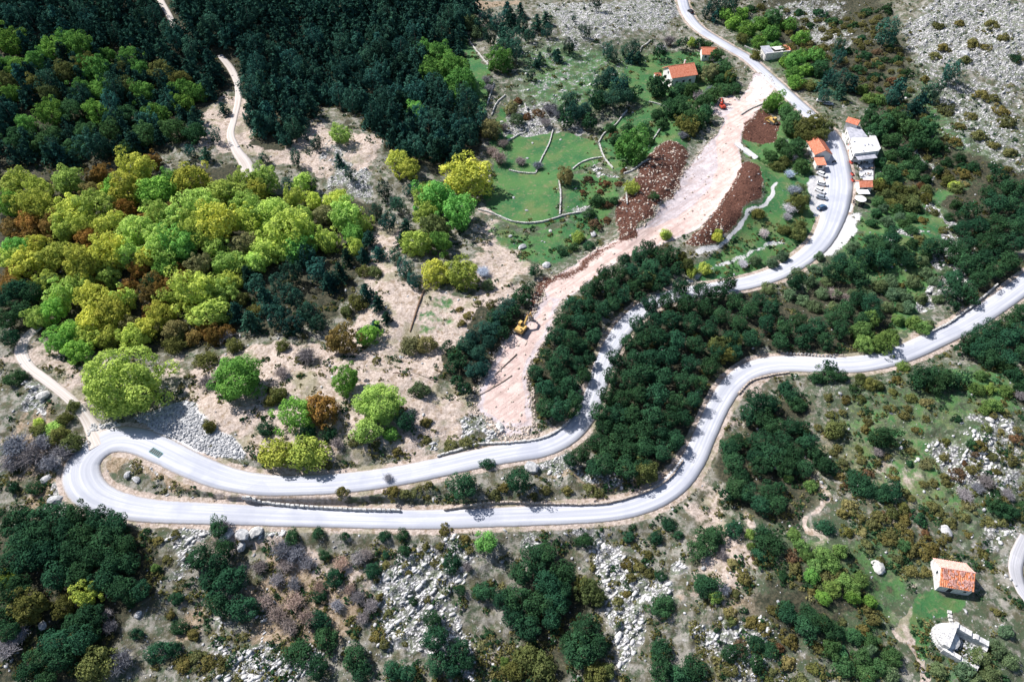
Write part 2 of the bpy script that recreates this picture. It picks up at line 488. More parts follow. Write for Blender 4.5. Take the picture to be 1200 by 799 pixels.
# beige soil
P('soil', .85, [(330,235),(450,270),(500,330),(560,345),(600,300),(640,320),(560,400),(530,430),(540,480),(560,500),(520,520),(400,545),(260,545),(180,500),(190,430),(290,410),(400,385),(430,330),(380,260)], 4)
P('soil', .8, [(120,180),(200,160),(280,190),(300,205),(330,195),(440,210),(440,160),(350,135),(290,110),(240,110),(230,160),(130,185)], 4)
P('soil', .7, [(535,250),(575,250),(600,300),(640,325),(560,340),(545,320)], 3)
P('soil', .7, [(140,620),(500,615),(800,615),(830,560),(870,440),(900,440),(880,480),(870,560),(830,640),(780,640),(640,630),(420,660),(300,680),(200,650)], 4)
P('soil', .8, [(790,620),(880,590),(870,700),(850,740),(790,720)], 4)
P('soil', .75, [(100,345),(200,330),(190,390),(100,400)], 4)
P('soil', .6, [(20,400),(120,400),(150,470),(100,500),(20,440)], 5)
P('soil', .8, [(1050,385),(1085,380),(1120,385),(1060,412)], 2)
P('soil', .7, [(1030,540),(1090,540),(1080,600),(1030,600)], 3)
# tan dry grass
P('tan', .85, [(280,640),(400,640),(420,720),(330,745),(280,720)], 4)
P('tan', .7, [(120,540),(200,545),(320,585),(480,590),(560,575),(780,560),(740,590),(200,592),(125,575)], 2)
P('tan', .75, [(380,640),(440,640),(430,720),(400,740)], 4)
P('tan', .6, [(0,430),(100,500),(95,600),(0,600)], 5)
P('tan', .5, [(840,640),(960,640),(1000,799),(700,799),(740,760)], 8)
P('tan', .55, [(530,690),(600,740),(620,799),(560,799)], 4)
P('tan', .7, [(180,700),(260,720),(200,799),(150,799)], 4)
P('tan', .5, [(960,430),(1200,470),(1200,640),(1040,640),(960,600)], 8)
P('tan', .8, [(530,0),(620,0),(600,12),(540,18)], 2)
# limestone
P('rock', .80, [(625,0),(800,0),(800,45),(720,45),(660,70),(640,40)], 6)
P('rock', .47, [(560,20),(640,10),(720,50),(760,60),(700,130),(600,140),(580,90)], 5)
P('rock', .85, [(585,155),(600,128),(650,120),(700,150),(700,170),(650,155)], 2)
P('rock', .95, [(1060,20),(1110,0),(1215,0),(1215,110),(1150,80),(1060,75),(1055,50)], 3)
P('rock', .56, [(1050,60),(1130,80),(1215,100),(1215,220),(1150,190),(1090,140),(1060,90)], 6)
P('rock', .9, [(430,640),(490,620),(530,630),(520,680),(560,740),(500,799),(420,780),(440,700)], 3)
P('rock', .92, [(590,618),(640,618),(650,640),(600,650)], 2)
P('rock', .95, [(655,635),(700,640),(760,690),(800,720),(790,745),(745,730),(740,770),(710,780),(690,720),(700,690),(670,660)], 2)
P('rock', .9, [(600,545),(660,540),(760,570),(720,580),(640,575)], 2)
P('rock', .85, [(540,480),(560,490),(620,510),(560,525),(520,510)], 2)
P('rock', .85, [(185,640),(230,610),(275,625),(300,615),(330,625),(300,650),(230,650),(215,700),(180,700)], 2)
P('rock', .85, [(230,740),(350,735),(380,799),(230,799)], 4)
P('rock', .8, [(1060,480),(1200,500),(1200,600),(1130,600),(1100,540)], 6)
P('rock', .8, [(1120,640),(1200,600),(1200,700),(1140,700),(1160,660)], 4)
P('rock', .75, [(820,740),(930,760),(930,799),(830,799)], 3)
P('rock', .7, [(370,170),(440,200),(440,235),(380,215)], 2)
P('rock', .8, [(0,460),(40,455),(50,500),(0,500)], 2)
P('rock', .7, [(45,545),(75,545),(80,600),(50,600)], 1)
P('rock', .6, [(135,560),(200,560),(240,575),(150,580)], 1)
P('rock', .6, [(880,0),(1000,0),(1040,60),(960,60)], 8)
P('rock', .9, [(665,250),(685,240),(695,250),(675,258)], 1)
P('rock', .9, [(690,192),(715,195),(720,205),(700,212)], 1)
PL('rock', 1.0, [(1092,225),(1098,255),(1101,300),(1097,335),(1099,368)], 1.6, 1.5)
P('rock', 1.0, [(1082,265),(1102,262),(1100,280),(1082,278)], 1)
PL('rock', 1.0, [(1058,262),(1053,285)], 1.0, 1.0)
PL('rock', 1.0, [(1056,180),(1058,205)], 1.0, 1.0)
PL('rock', 1.0, [(1090,175),(1092,215)], 1.0, 1.0)
PL('rock', .9, [(1120,330),(1105,345)], 1.0, 1.0)
# pale gravel
P('pale', 1.0, [(150,488),(215,470),(250,500),(290,540),(250,538),(200,515)], 1)
P('pale', .85, [(985,255),(1010,245),(1000,275),(975,300),(925,318),(955,305),(972,280)], 1)
P('pale', .6, [(1030,590),(1042,588),(1040,600)], .6)
PL('soil', .9, [(1062,700),(1058,730),(1056,760),(1058,799)], 1.0, 1.5)
P('soil', .95, [(840,555),(860,440),(880,440),(850,520),(838,570),(800,605),(790,600)], 1.2)
PL('pale', .75, [(913,215),(905,235),(895,247),(870,268),(845,286),(818,299)], 0.5, 1.0)
PL('pale', .56, [(920,285),(880,300),(840,312),(805,330)], 0.5, 1.5)
P('pale', .9, [(985,140),(1000,245),(992,250),(980,190)], 0.6)
P('pale', .9, [(948,205),(968,205),(966,250),(952,255)], 0.6)
PL('soil', .9, [(940,600),(948,640),(955,655)], 1.0, 1.0)
P('soil', .9, [(930,545),(955,555),(965,600),(950,600)], 1)
P('pale', .9, [(98,498),(125,494),(152,503),(142,514),(103,518)], .6)
# construction cut: pale pink stripped ground
CUT = [(882,86),(884,103),(873,119),(842,114),(828,124),(846,141),(835,162),(818,180),(800,202),(786,226),(766,256),(742,283),(700,303),(660,328),(640,346),(608,382),(585,408),(562,450),(553,480),(580,498),(625,503),(628,470),(622,440),(640,400),(652,365),(668,345),(692,322),(735,300),(790,284),(818,264),(848,234),(862,208),(866,180),(864,160),(872,140),(893,126),(906,108),(903,90)]
P('gravel', .80, CUT, 0.8)
P('gravel', 1.0, [(640,346),(660,330),(652,365),(640,400),(622,440),(628,470),(625,503),(580,498),(553,480),(562,450),(585,408),(608,382)], 1.5)
PL('gravel', 1.0, [(893,100),(878,124),(858,145),(853,170),(855,195),(842,225),(815,252),(780,274),(725,293),(690,310),(655,338)], 4.2, 0.8)
P('gravel', 1.0, [(842,114),(862,112),(872,124),(850,130)], .5)
P('pale', .6, [(884,88),(902,92),(903,108),(890,122),(870,128),(880,112)], 0.8)
P('pale', .45, [(840,140),(850,150),(830,185),(800,215),(780,215)], 2)
P('gravel', .75, [(625,500),(560,495),(590,515),(640,512)], 1.5)
# fresh brown soil
HEAPL = [(776,167),(797,169),(806,183),(801,200),(785,226),(766,254),(742,282),(718,290),(730,268),(727,242),(738,216),(757,186)]
HEAPR = [(868,190),(893,193),(899,215),(886,247),(866,268),(842,278),(822,295),(806,293),(817,268),(848,237),(864,210)]
P('brown', 1.0, HEAPL, 0.8)
P('brown', 1.0, HEAPR, 0.8)
P('brown', .66, [(742,282),(700,300),(655,328),(640,345),(612,375),(600,372),(635,330),(690,296),(720,285)], 1.0)
P('brown', .85, [(866,140),(890,128),(908,140),(912,152),(905,165),(885,170),(866,165)], 1)
P('brown', .55, [(585,400),(600,385),(575,420),(560,450),(550,470),(545,455),(560,430)], 1)
# dark forest litter
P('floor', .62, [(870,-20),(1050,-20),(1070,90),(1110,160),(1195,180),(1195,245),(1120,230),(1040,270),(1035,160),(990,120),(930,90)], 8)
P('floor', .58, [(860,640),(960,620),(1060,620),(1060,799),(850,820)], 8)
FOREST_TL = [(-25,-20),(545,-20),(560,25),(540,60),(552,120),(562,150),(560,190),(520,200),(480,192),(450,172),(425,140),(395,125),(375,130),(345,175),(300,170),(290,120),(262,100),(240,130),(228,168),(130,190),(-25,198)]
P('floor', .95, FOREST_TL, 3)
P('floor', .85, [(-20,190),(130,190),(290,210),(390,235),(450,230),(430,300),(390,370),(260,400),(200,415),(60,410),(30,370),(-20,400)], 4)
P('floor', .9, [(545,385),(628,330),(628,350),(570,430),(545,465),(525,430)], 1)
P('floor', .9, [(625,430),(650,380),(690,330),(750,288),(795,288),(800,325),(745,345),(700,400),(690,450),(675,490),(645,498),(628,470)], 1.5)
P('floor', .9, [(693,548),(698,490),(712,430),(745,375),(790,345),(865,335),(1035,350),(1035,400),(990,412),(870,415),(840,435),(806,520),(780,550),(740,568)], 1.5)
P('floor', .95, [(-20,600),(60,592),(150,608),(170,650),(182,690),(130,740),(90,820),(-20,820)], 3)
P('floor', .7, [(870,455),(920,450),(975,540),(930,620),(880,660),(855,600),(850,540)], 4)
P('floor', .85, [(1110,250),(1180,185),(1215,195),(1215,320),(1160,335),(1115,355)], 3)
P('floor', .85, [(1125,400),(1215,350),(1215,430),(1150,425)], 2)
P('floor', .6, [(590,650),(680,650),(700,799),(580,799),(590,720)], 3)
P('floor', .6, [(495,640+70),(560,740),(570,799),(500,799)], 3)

# ragged natural outlines: push every patch about by noise
wx = (vnoise(16.0, 41) - .5) * 15 + (vnoise(5.0, 42) - .5) * 8 + (vnoise(2.0, 43) - .5) * 4
wy = (vnoise(16.0, 44) - .5) * 15 + (vnoise(5.0, 45) - .5) * 8 + (vnoise(2.0, 46) - .5) * 4
for k, a_ in (('soil', 1.0), ('rock', .9), ('tan', 1.0), ('floor', .7), ('green', .35), ('brown', .3), ('pale', .2), ('gravel', .16)):
    C[k] = bil(C[k], xx + wx * a_, yy + wy * a_)
near1 = 1 - sstep(0.2, 1.6, D1)
verge = (1 - sstep(0.6, 2.6, D1))
C['soil'] = np.maximum(C['soil'], 0.75 * verge)
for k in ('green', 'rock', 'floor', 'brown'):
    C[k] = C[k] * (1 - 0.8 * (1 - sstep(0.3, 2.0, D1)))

# ================================================================== FINAL HEIGHTS
for k_, a_ in ((HEAPL, 2.6), (HEAPR, 2.4)):
    t_ = chan(); raster_poly(k_, 1.0, t_); Zb = Zb + a_ * blur(t_, 2.5) * (0.75 + 0.5 * vnoise(4.0, 91))
t_ = chan(); raster_poly(CUT, 1.0, t_); flat = blur(t_, 2.0)
calm = np.clip(1 - 0.9 * flat - 0.75 * np.clip(C['green'], 0, 1) ** 2 - 0.4 * C['pale'], 0.05, 1)
rockm = np.clip(C['rock'], 0, 1)
rough_ = (vnoise(9.0, 1) - .5) * 1.3 + (vnoise(4.0, 2) - .5) * 0.8 * (0.6 + 0.8 * rockm) + (vnoise(1.8, 3) - .5) * (0.35 + 0.7 * rockm) + (vnoise(0.9, 4) - .5) * (0.15 + 0.40 * rockm)
# bedded limestone: steps running up the slope
for (ang, per, am, sd) in ((0.62, 3.4, 0.65, 5), (0.72, 1.7, 0.30, 6)):
    s_ = (xx * math.sin(ang) - yy * math.cos(ang)) / per + 1.6 * vnoise(11.0, sd) + 0.5 * vnoise(3.0, sd + 20)
    fr = s_ - np.floor(s_)
    rough_ = rough_ + am * rockm * (np.where(fr < 0.75, fr / 0.75, (1 - fr) / 0.25) - 0.5)
Zb = Zb + rough_ * calm + 0.12 * flat * (vnoise(1.2, 8) - .5) + 0.5 * np.clip(C['brown'], 0, 1) * (vnoise(1.4, 9) - .5)
def blend(Zb, D, ZR, drop, marg, reach):
    k = sstep(marg, marg + reach, D)
    return np.where(D < marg + reach, (ZR - drop) * (1 - k) + Zb * k, Zb)
Zb = blend(Zb, D2, Z2, 0.05, 0.5, 2.5)
Zb = blend(Zb, D1, Z1, 0.09, 0.9, 4.5)
Zr = Zb

# ================================================================== TERRAIN MESH
def terrain_material():
    m, t, b = new_mat('karst_ground', 0.95)
    co = objco(t)
    A1 = nd(t, 'ShaderNodeAttribute', attribute_name='cover_a'); A2 = nd(t, 'ShaderNodeAttribute', attribute_name='cover_b')
    s1 = nd(t, 'ShaderNodeSeparateColor'); t.links.new(A1.outputs['Color'], s1.inputs[0])
    s2 = nd(t, 'ShaderNodeSeparateColor'); t.links.new(A2.outputs['Color'], s2.inputs[0])
    green, soil, rock, brown = s1.outputs[0], s1.outputs[1], s1.outputs[2], A1.outputs['Alpha']
    gravel, tan, floor, pale = s2.outputs[0], s2.outputs[1], s2.outputs[2], A2.outputs['Alpha']
    nb = noise(t, co, 0.07, 5.0, 0.6); nm = noise(t, co, 0.32, 6.0, 0.68); nf = noise(t, co, 1.3, 6.0, 0.72)
    of = nd(t, 'ShaderNodeMapping'); of.inputs['Location'].default_value = (37, 11, 5); t.links.new(co, of.inputs['Vector'])
    nm2 = noise(t, of.outputs[0], 0.55, 6.0, 0.7); nx = noise(t, of.outputs[0], 4.0, 4.0, 0.75)
    nb2 = noise(t, of.outputs[0], 0.11, 5.0, 0.62)
    vo = nd(t, 'ShaderNodeTexVoronoi', feature='F1'); vo.inputs['Scale'].default_value = 1.5
    wob = nd(t, 'ShaderNodeVectorMath', operation='ADD'); 
    nvec = nd(t, 'ShaderNodeTexNoise'); nvec.inputs['Scale'].default_value = 0.9; t.links.new(co, nvec.inputs['Vector'])
    t.links.new(co, wob.inputs[0]); t.links.new(nvec.outputs['Color'], wob.inputs[1]); t.links.new(wob.outputs[0], vo.inputs['Vector'])
    def cov(mask, n, lo=0.42, hi=0.58, amt=0.9):
        v = mth(t, 'ADD', mask, mth(t, 'MULTIPLY', mth(t, 'SUBTRACT', n, 0.5), amt))
        return rng_map(t, v, lo, hi)
    # open scrubby ground between everything else
    base = mixc(t, rng_map(t, nm, 0.40, 0.62), (0.10, 0.095, 0.060), (0.30, 0.285, 0.255))
    mossy = mth(t, 'ADD', nm2, mth(t, 'MULTIPLY', green, 0.25))
    base = mixc(t, rng_map(t, mossy, 0.48, 0.62, 0, .9), base, (0.062, 0.090, 0.050))
    base = mixc(t, rng_map(t, nf, 0.58, 0.70), base, (0.46, 0.44, 0.43))
    c = base
    tn = mixc(t, rng_map(t, nf, 0.35, 0.65), (0.19, 0.14, 0.085), (0.42, 0.335, 0.26))
    tn = mixc(t, rng_map(t, nm2, 0.54, 0.66, 0, .8), tn, (0.10, 0.085, 0.04))
    c = mixc(t, cov(tan, nm), c, tn)
    so = mixc(t, rng_map(t, nf, 0.36, 0.66), (0.34, 0.275, 0.235), (0.60, 0.51, 0.46))
    so = mixc(t, rng_map(t, nm2, 0.50, 0.66, 0, .75), so, (0.22, 0.16, 0.10))
    so = mixc(t, rng_map(t, nb2, 0.52, 0.62, 0, .55), so, (0.17, 0.18, 0.09))
    c = mixc(t, cov(soil, nm), c, so)
    gr = mixc(t, rng_map(t, nb, 0.38, 0.62), (0.030, 0.125, 0.045), (0.072, 0.175, 0.055))
    gr = mixc(t, rng_map(t, nb2, 0.48, 0.66, 0, .75), gr, (0.13, 0.17, 0.065))
    gr = mixc(t, rng_map(t, nf, 0.45, 0.75, 0, .55), gr, (0.14, 0.18, 0.08))
    gr = mixc(t, rng_map(t, nm2, 0.53, 0.66, 0, .7), gr, (0.20, 0.19, 0.11))
    c = mixc(t, cov(green, nm, amt=0.8), c, gr)
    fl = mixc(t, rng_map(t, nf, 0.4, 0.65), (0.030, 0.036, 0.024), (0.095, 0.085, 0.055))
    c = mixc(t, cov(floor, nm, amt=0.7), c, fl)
    rk = mixc(t, rng_map(t, vo.outputs['Distance'], 0.20, 0.62), (0.66, 0.65, 0.66), (0.16, 0.16, 0.165))
    rk = mixc(t, rng_map(t, nx, 0.5, 0.72, 0, .6), rk, (0.30, 0.30, 0.29))
    rk = mixc(t, rng_map(t, nm2, 0.46, 0.58, 0, .85), rk, (0.13, 0.155, 0.10))
    c = mixc(t, cov(rock, nm, 0.45, 0.60), c, rk)
    gv = mixc(t, rng_map(t, nm, 0.36, 0.64), (0.54, 0.405, 0.375), (0.69, 0.555, 0.515))
    grey_ = mixc(t, rng_map(t, nm, 0.36, 0.64), (0.42, 0.37, 0.39), (0.60, 0.54, 0.56))
    gv = mixc(t, rng_map(t, mth(t, 'ADD', gravel, mth(t, 'MULTIPLY', mth(t, 'SUBTRACT', nm, 0.5), 0.2)), 0.84, 0.94), grey_, gv)
    g1, g2 = at(845, 205), at(700, 298)
    mpg = nd(t, 'ShaderNodeMapping', vector_type='TEXTURE'); mpg.inputs['Rotation'].default_value = (0, 0, math.atan2(g2[1] - g1[1], g2[0] - g1[0]))
    mpg.inputs['Scale'].default_value = (22.0, 1.0, 1.0)
    t.links.new(co, mpg.inputs['Vector'])
    st_ = noise(t, mpg.outputs[0], 0.9, 4.0, 0.65)
    gv = mixc(t, rng_map(t, st_, 0.46, 0.66, 0, .6), gv, (0.40, 0.29, 0.26))
    gv = mixc(t, rng_map(t, nx, 0.60, 0.76, 0, .6), gv, (0.34, 0.24, 0.21))
    c = mixc(t, cov(gravel, nf, amt=0.6), c, gv)
    pa = mixc(t, rng_map(t, nx, 0.40, 0.68), (0.66, 0.65, 0.66), (0.40, 0.40, 0.41))
    c = mixc(t, cov(pale, mth(t, 'ADD', mth(t, 'MULTIPLY', nm, 0.5), mth(t, 'MULTIPLY', nf, 0.5)), 0.40, 0.62, 1.6), c, pa)
    br = mixc(t, rng_map(t, nf, 0.38, 0.62), (0.055, 0.024, 0.018), (0.13, 0.060, 0.042))
    br = mixc(t, rng_map(t, nx, 0.66, 0.76, 0, .5), br, (0.45, 0.36, 0.33))
    c = mixc(t, cov(brown, nf, amt=0.8), c, br)
    t.links.new(c, b.inputs['Base Color'])
    h = mth(t, 'ADD', mth(t, 'MULTIPLY', nf, 0.7), mth(t, 'MULTIPLY', nx, 0.35))
    h = mth(t, 'ADD', h, mth(t, 'MULTIPLY', mth(t, 'MULTIPLY', vo.outputs['Distance'], rock), -0.6))
    bump(t, b, h, 0.85, 0.55)
    return m

def build_terrain():
    NXm, NYm = 800, 640
    py = np.linspace(870, -45, NYm)
    a, dy, dd = ray(600.0, py)
    ys = CAMZ / (-dd) * dy
    ys = ys[ys < 490]
    ys = np.r_[[-4000, -1200, -300, -60, 0], ys[ys > 8], np.array([495, 520, 600, 800, 1300, 2500, 5000, 9000])]
    half = np.clip(0.75 * (CT * ys + CAMZ * ST) * 1.14 + 4, 60, 343)
    u = np.linspace(-1, 1, NXm)
    ext = np.array([6000.0, 2500, 900, 300, 90, 25])
    Xs = np.concatenate([-half[:, None] - ext[None, :], half[:, None] * u[None, :], half[:, None] + ext[::-1][None, :]], 1)
    Ys = np.repeat(ys[:, None], Xs.shape[1], 1)
    inr = (Xs > X0) & (Xs < X0 + NX * RES - 1) & (Ys > Y0) & (Ys < Y0 + NY * RES - 1)
    Zs = np.where(inr, bil(Zr, Xs, Ys), hill(Xs, Ys))
    ny, nx = Xs.shape
    V = np.stack([Xs, Ys, Zs], -1).reshape(-1, 3)
    idx = np.arange(ny * nx).reshape(ny, nx)
    Q = np.stack([idx[:-1, :-1], idx[:-1, 1:], idx[1:, 1:], idx[1:, :-1]], -1).reshape(-1, 4)
    me = fast_mesh('ground', V, Q, terrain_material(), smooth=True)
    for nm, ks in (('cover_a', ('green', 'soil', 'rock', 'brown')), ('cover_b', ('gravel', 'tan', 'floor', 'pale'))):
        at_ = me.attributes.new(nm, 'FLOAT_COLOR', 'POINT')
        arr = np.stack([bil(C[k], Xs, Ys).ravel() for k in ks], -1).astype(np.float32)
        at_.data.foreach_set('color', arr.ravel())
    set_props(link('ground', me), kind='structure')
build_terrain()

# ================================================================== ROAD SHEETS
def ribbon(name, S, mat, thick=0.35, zoff=0.0, crown=0.05):
    tx = np.gradient(S[:, 0]); ty = np.gradient(S[:, 1]); l = np.hypot(tx, ty); nx_, ny_ = -ty / l, tx / l
    prof = [(-1.0, -thick), (-1.0, 0.0), (-0.5, crown * .75), (0.0, crown), (0.5, crown * .75), (1.0, 0.0), (1.0, -thick)]
    V = []; uvs = []
    jit = 0.12 * (rng.random(len(S)) - .5)
    d = np.r_[0, np.cumsum(np.hypot(np.diff(S[:, 0]), np.diff(S[:, 1])))]
    for k in range(len(S)):
        for a, z in prof:
            hw = S[k, 3] + (jit[k] if abs(a) == 1 else 0)
            V.append((S[k, 0] + nx_[k] * a * hw, S[k, 1] + ny_[k] * a * hw, S[k, 2] + z + zoff)); uvs.append((d[k], a))
    n = len(prof)
    Q = [(k * n + q, (k + 1) * n + q, (k + 1) * n + q + 1, k * n + q + 1) for k in range(len(S) - 1) for q in range(n - 1)]
    me = fast_mesh(name, V, Q, mat)
    uv = me.uv_layers.new(name='UVMap')
    vi = np.array(Q).ravel()
    uv.data.foreach_set('uv', np.array(uvs, np.float32)[vi].ravel())
    me.flip_normals() if me.polygons[2].normal.z < 0 else None
    return set_props(link(name, me), kind='structure')
ribbon('road', roadA, M['asphalt'])
ribbon('dirt_track', tracks['l'], M['track'], 0.3, -0.01, 0.03)
ribbon('forest_track', tracks['t2'], M['track'], 0.3, 0.0, 0.03)
ribbon('forest_track', tracks['t1'], M['track'], 0.3, 0.0, 0.03)
ribbon('gravel_path', tracks['r'], M['greygravel'], 0.3, 0.0, 0.03)

# ================================================================== PLANTS: shared crown shapes
def leaf_cloud(seed, n_clump, n_leaf, size, flat=0.8, spread=0.62, crad=(0.30, 0.46), zmin=-0.75, up=0.35, aspect=0.6):
    r = np.random.default_rng(seed)
    V = []; T = []
    # clump centres over an uneven egg
    k = np.arange(n_clump) + 0.5
    zz = 1 - (1 - zmin) * k / n_clump
    th = math.pi * (1 + 5 ** .5) * k + r.random() * 6
    rr = np.sqrt(np.clip(1 - zz ** 2, 0, 1))
    cc = np.stack([rr * np.cos(th), rr * np.sin(th), zz], 1) * (spread * (0.60 + 0.68 * r.random((n_clump, 1))))
    lob = r.normal(0, 1, (3, 3)); lob /= np.linalg.norm(lob, axis=1)[:, None]
    for l_ in lob: cc *= (1 + .22 * np.clip(cc @ l_ / spread, -.6, 1))[:, None]
    cc[:, 2] *= flat
    cc += r.normal(0, 0.10, cc.shape)
    lean = r.normal(0, .08, 2)
    cc[:, 0] += lean[0] * cc[:, 2]; cc[:, 1] += lean[1] * cc[:, 2]
    cr = r.uniform(crad[0], crad[1], n_clump)
    ct = r.uniform(0.2, 0.8, n_clump)
    for c, q, tn in zip(cc, cr, ct):
        m = n_leaf
        d = r.normal(0, 1, (m, 3)); d /= np.linalg.norm(d, axis=1)[:, None]
        out = c / (np.linalg.norm(c) + 1e-6)
        keep = (d @ out) > -0.45
        d = d[keep]; m = len(d)
        p = c + d * (q * (0.72 + 0.42 * r.random((m, 1)) ** 0.7)) * np.array([1, 1, flat])
        nrm = d * 1.25 + r.normal(0, 0.5, (m, 3)) + np.array([0, 0, up]); nrm /= np.linalg.norm(nrm, axis=1)[:, None]
        a = np.cross(nrm, r.normal(0, 1, (m, 3))); a /= np.linalg.norm(a, axis=1)[:, None]
        b = np.cross(nrm, a)
        s = size * (0.6 + 0.8 * r.random((m, 1)))
        quad = np.stack([p - a * s - b * s * aspect * .3, p - b * s * aspect, p + a * s, p + b * s * aspect], 1)
        V.append(quad.reshape(-1, 3)); T.append(np.clip(tn * 0.55 + 0.45 * r.random(m), 0, 1))
    V = np.concatenate(V); T = np.concatenate(T)
    Q = np.arange(len(V)).reshape(-1, 4)
    return V, Q, T

def pine_cloud(seed, whorls=11, br=10, tufts=17, size=0.115, H=2.15):
    """conical conifer crown, radius 1, from z=0.35 to H"""
    r = np.random.default_rng(seed); V = []; T = []
    for w_ in range(whorls):
        f = (w_ + .5) / whorls
        z0 = 0.2 + (H - 0.2) * f
        R_ = (1 - f) ** 0.6 * (0.85 + 0.3 * r.random()) + 0.07
        for b_ in range(max(4, int(br * (1.1 - .5 * f)))):
            th = r.random() * 6.283
            L = R_ * r.uniform(0.62, 1.12)
            tn = r.uniform(.15, .85)
            m = max(4, int(tufts * (0.4 + 0.6 * L)))
            s_ = (np.arange(m) + r.random(m)) / m
            s_ = s_ ** 0.7
            px = np.cos(th) * L * s_; py_ = np.sin(th) * L * s_
            pz = z0 + 0.14 * L * s_ - 0.22 * L * s_ ** 2 + r.normal(0, .035, m)
            p = np.stack([px + r.normal(0, .07, m), py_ + r.normal(0, .07, m), pz], 1)
            nrm = np.stack([np.cos(th) * .5 + r.normal(0, .6, m), np.sin(th) * .5 + r.normal(0, .6, m), .8 + r.normal(0, .4, m)], 1)
            nrm /= np.linalg.norm(nrm, axis=1)[:, None]
            a = np.cross(nrm, r.normal(0, 1, (m, 3))); a /= np.linalg.norm(a, axis=1)[:, None]; b = np.cross(nrm, a)
            s = size * (0.6 + .8 * r.random((m, 1)))
            V.append(np.stack([p - a * s, p - b * s * .45, p + a * s, p + b * s * .45], 1).reshape(-1, 3)); T.append(np.clip(tn * .5 + .5 * r.random(m), 0, 1))
    V = np.concatenate(V); T = np.concatenate(T)
    return V, np.arange(len(V)).reshape(-1, 4), T

def tube(V, F, p, q, r1, r2, n=6):
    m = MB(); m.cyl(p, q, r1, r2, n); b = len(V); V += m.V; F += [tuple(b + i for i in f) for f in m.F]

def trunk_mesh(seed, h, r0, limbs, reach, top, name):
    """tapered trunk in crown-radius units with forked limbs; h = where limbs start"""
    r = random.Random(seed); V = []; F = []
    kx, ky = r.uniform(-.06, .06), r.uniform(-.06, .06)
    tube(V, F, (0, 0, -0.5), (kx, ky, h), r0, r0 * .7)
    tube(V, F, (kx, ky, h), (kx * 2, ky * 2, top), r0 * .7, r0 * .2)
    for k in range(limbs):
        th = k * 6.283 / limbs + r.uniform(-.5, .5); z = h * r.uniform(.85, 1.1)
        e = (math.cos(th) * reach, math.sin(th) * reach, z + reach * r.uniform(.55, .95))
        tube(V, F, (kx, ky, z), e, r0 * .42, r0 * .12, 5)
        e2 = (e[0] * 1.3 + r.uniform(-.15, .15), e[1] * 1.3 + r.uniform(-.15, .15), e[2] + .22)
        tube(V, F, e, e2, r0 * .12, r0 * .04, 4)
    return mesh_from(name, V, F, M['bark'])

def twig_cloud(seed, n=90):
    """leafless shrub: many forked upright twigs, radius 1"""
    r = np.random.default_rng(seed); V = []; Q = []; T = []
    def stick(p, q, w_):
        d = q - p; a = np.cross(d, r.normal(0, 1, 3)); a = a / np.linalg.norm(a) * w_
        b = len(V); V.extend([p - a, p + a, q + a * .4, q - a * .4]); Q.append((b, b + 1, b + 2, b + 3)); T.append(r.random())
    for _ in range(n):
        th = r.random() * 6.283; e = r.random() ** .5 * .9
        base = np.array([math.cos(th) * e * .25, math.sin(th) * e * .25, -.15])
        mid = np.array([math.cos(th) * e * .62, math.sin(th) * e * .62, .45 + .25 * r.random()])
        stick(base, mid, .022)
        for _ in range(4):
            t2 = mid + np.array([r.normal(0, .22), r.normal(0, .22), r.uniform(.05, .45) * (1.1 - e)])
            stick(mid, t2, .016)
            for _ in range(3):
                stick(t2, t2 + r.normal(0, .13, 3), .012)
    return np.array(V), np.array(Q), np.array(T)

PROTO = {}
def add_proto(kind, variants, trunk_seed=None, trunk_args=None, matname='leaf', cz=0.0, name='crown'):
    L = []
    for k, (V, Q, T) in enumerate(variants):
        V = V.copy(); V[:, 2] += cz
        me = fast_mesh(name, V, Q, M[matname], tint=T)
        tm = trunk_mesh(trunk_seed + k, *trunk_args, 'trunk') if trunk_args else None
        L.append((me, tm))
    PROTO[kind] = L
# broad crown, radius 1 centred 1.25 above the ground
add_proto('broadleaf_tree', [leaf_cloud(s, 70, 105, 0.056, .95, .72, (.14, .30), -.8) for s in (1, 2, 3, 4, 5, 6, 7, 11, 12)], 10, (0.42, 0.09, 5, 0.42, 1.15), 'leaf', 0.82)
add_proto('large_tree', [leaf_cloud(s, 95, 230, 0.036, .88, .72, (.16, .30), -.8) for s in (8, 9)], 16, (0.42, 0.07, 6, 0.42, 1.15), 'leaf', 0.82)
add_proto('evergreen_tree', [leaf_cloud(s, 30, 120, 0.070, .95, .62, (.24, .42), -.7, .6, .45) for s in (21, 22, 23, 24, 25, 26)], 30, (0.55, 0.075, 5, 0.40, 1.4), 'needle', 1.05)
add_proto('pine_tree', [pine_cloud(s) for s in (41, 42, 43)] + [(v * np.array([.95, .95, 1]) + np.array([0, 0, 1.05]), q, t_) for v, q, t_ in [leaf_cloud(s, 34, 75, .075, 1.3, .66, (.16, .34), -.75, .6, .45) for s in (46, 47, 48, 49)]], 50, (0.9, 0.07, 0, 0, 2.3), 'needle', 0.0)
add_proto('bush', [leaf_cloud(s, 26, 120, 0.072, .85, .62, (.24, .44), -.35) for s in (61, 62, 63, 64, 65)], None, None, 'leaf', 0.45)
add_proto('evergreen_bush', [leaf_cloud(s, 26, 120, 0.070, .85, .62, (.24, .42), -.35, .6, .5) for s in (71, 72, 73, 74)], None, None, 'needle', 0.5)
add_proto('heath_bush', [leaf_cloud(s, 16, 80, 0.10, .55, .66, (.26, .42), -.15, .5, .6) for s in (76, 77, 78, 79)], None, None, 'leaf', 0.2)
add_proto('leafless_shrub', [twig_cloud(s) for s in (81, 82, 83)], None, None, 'twig', 0.1)
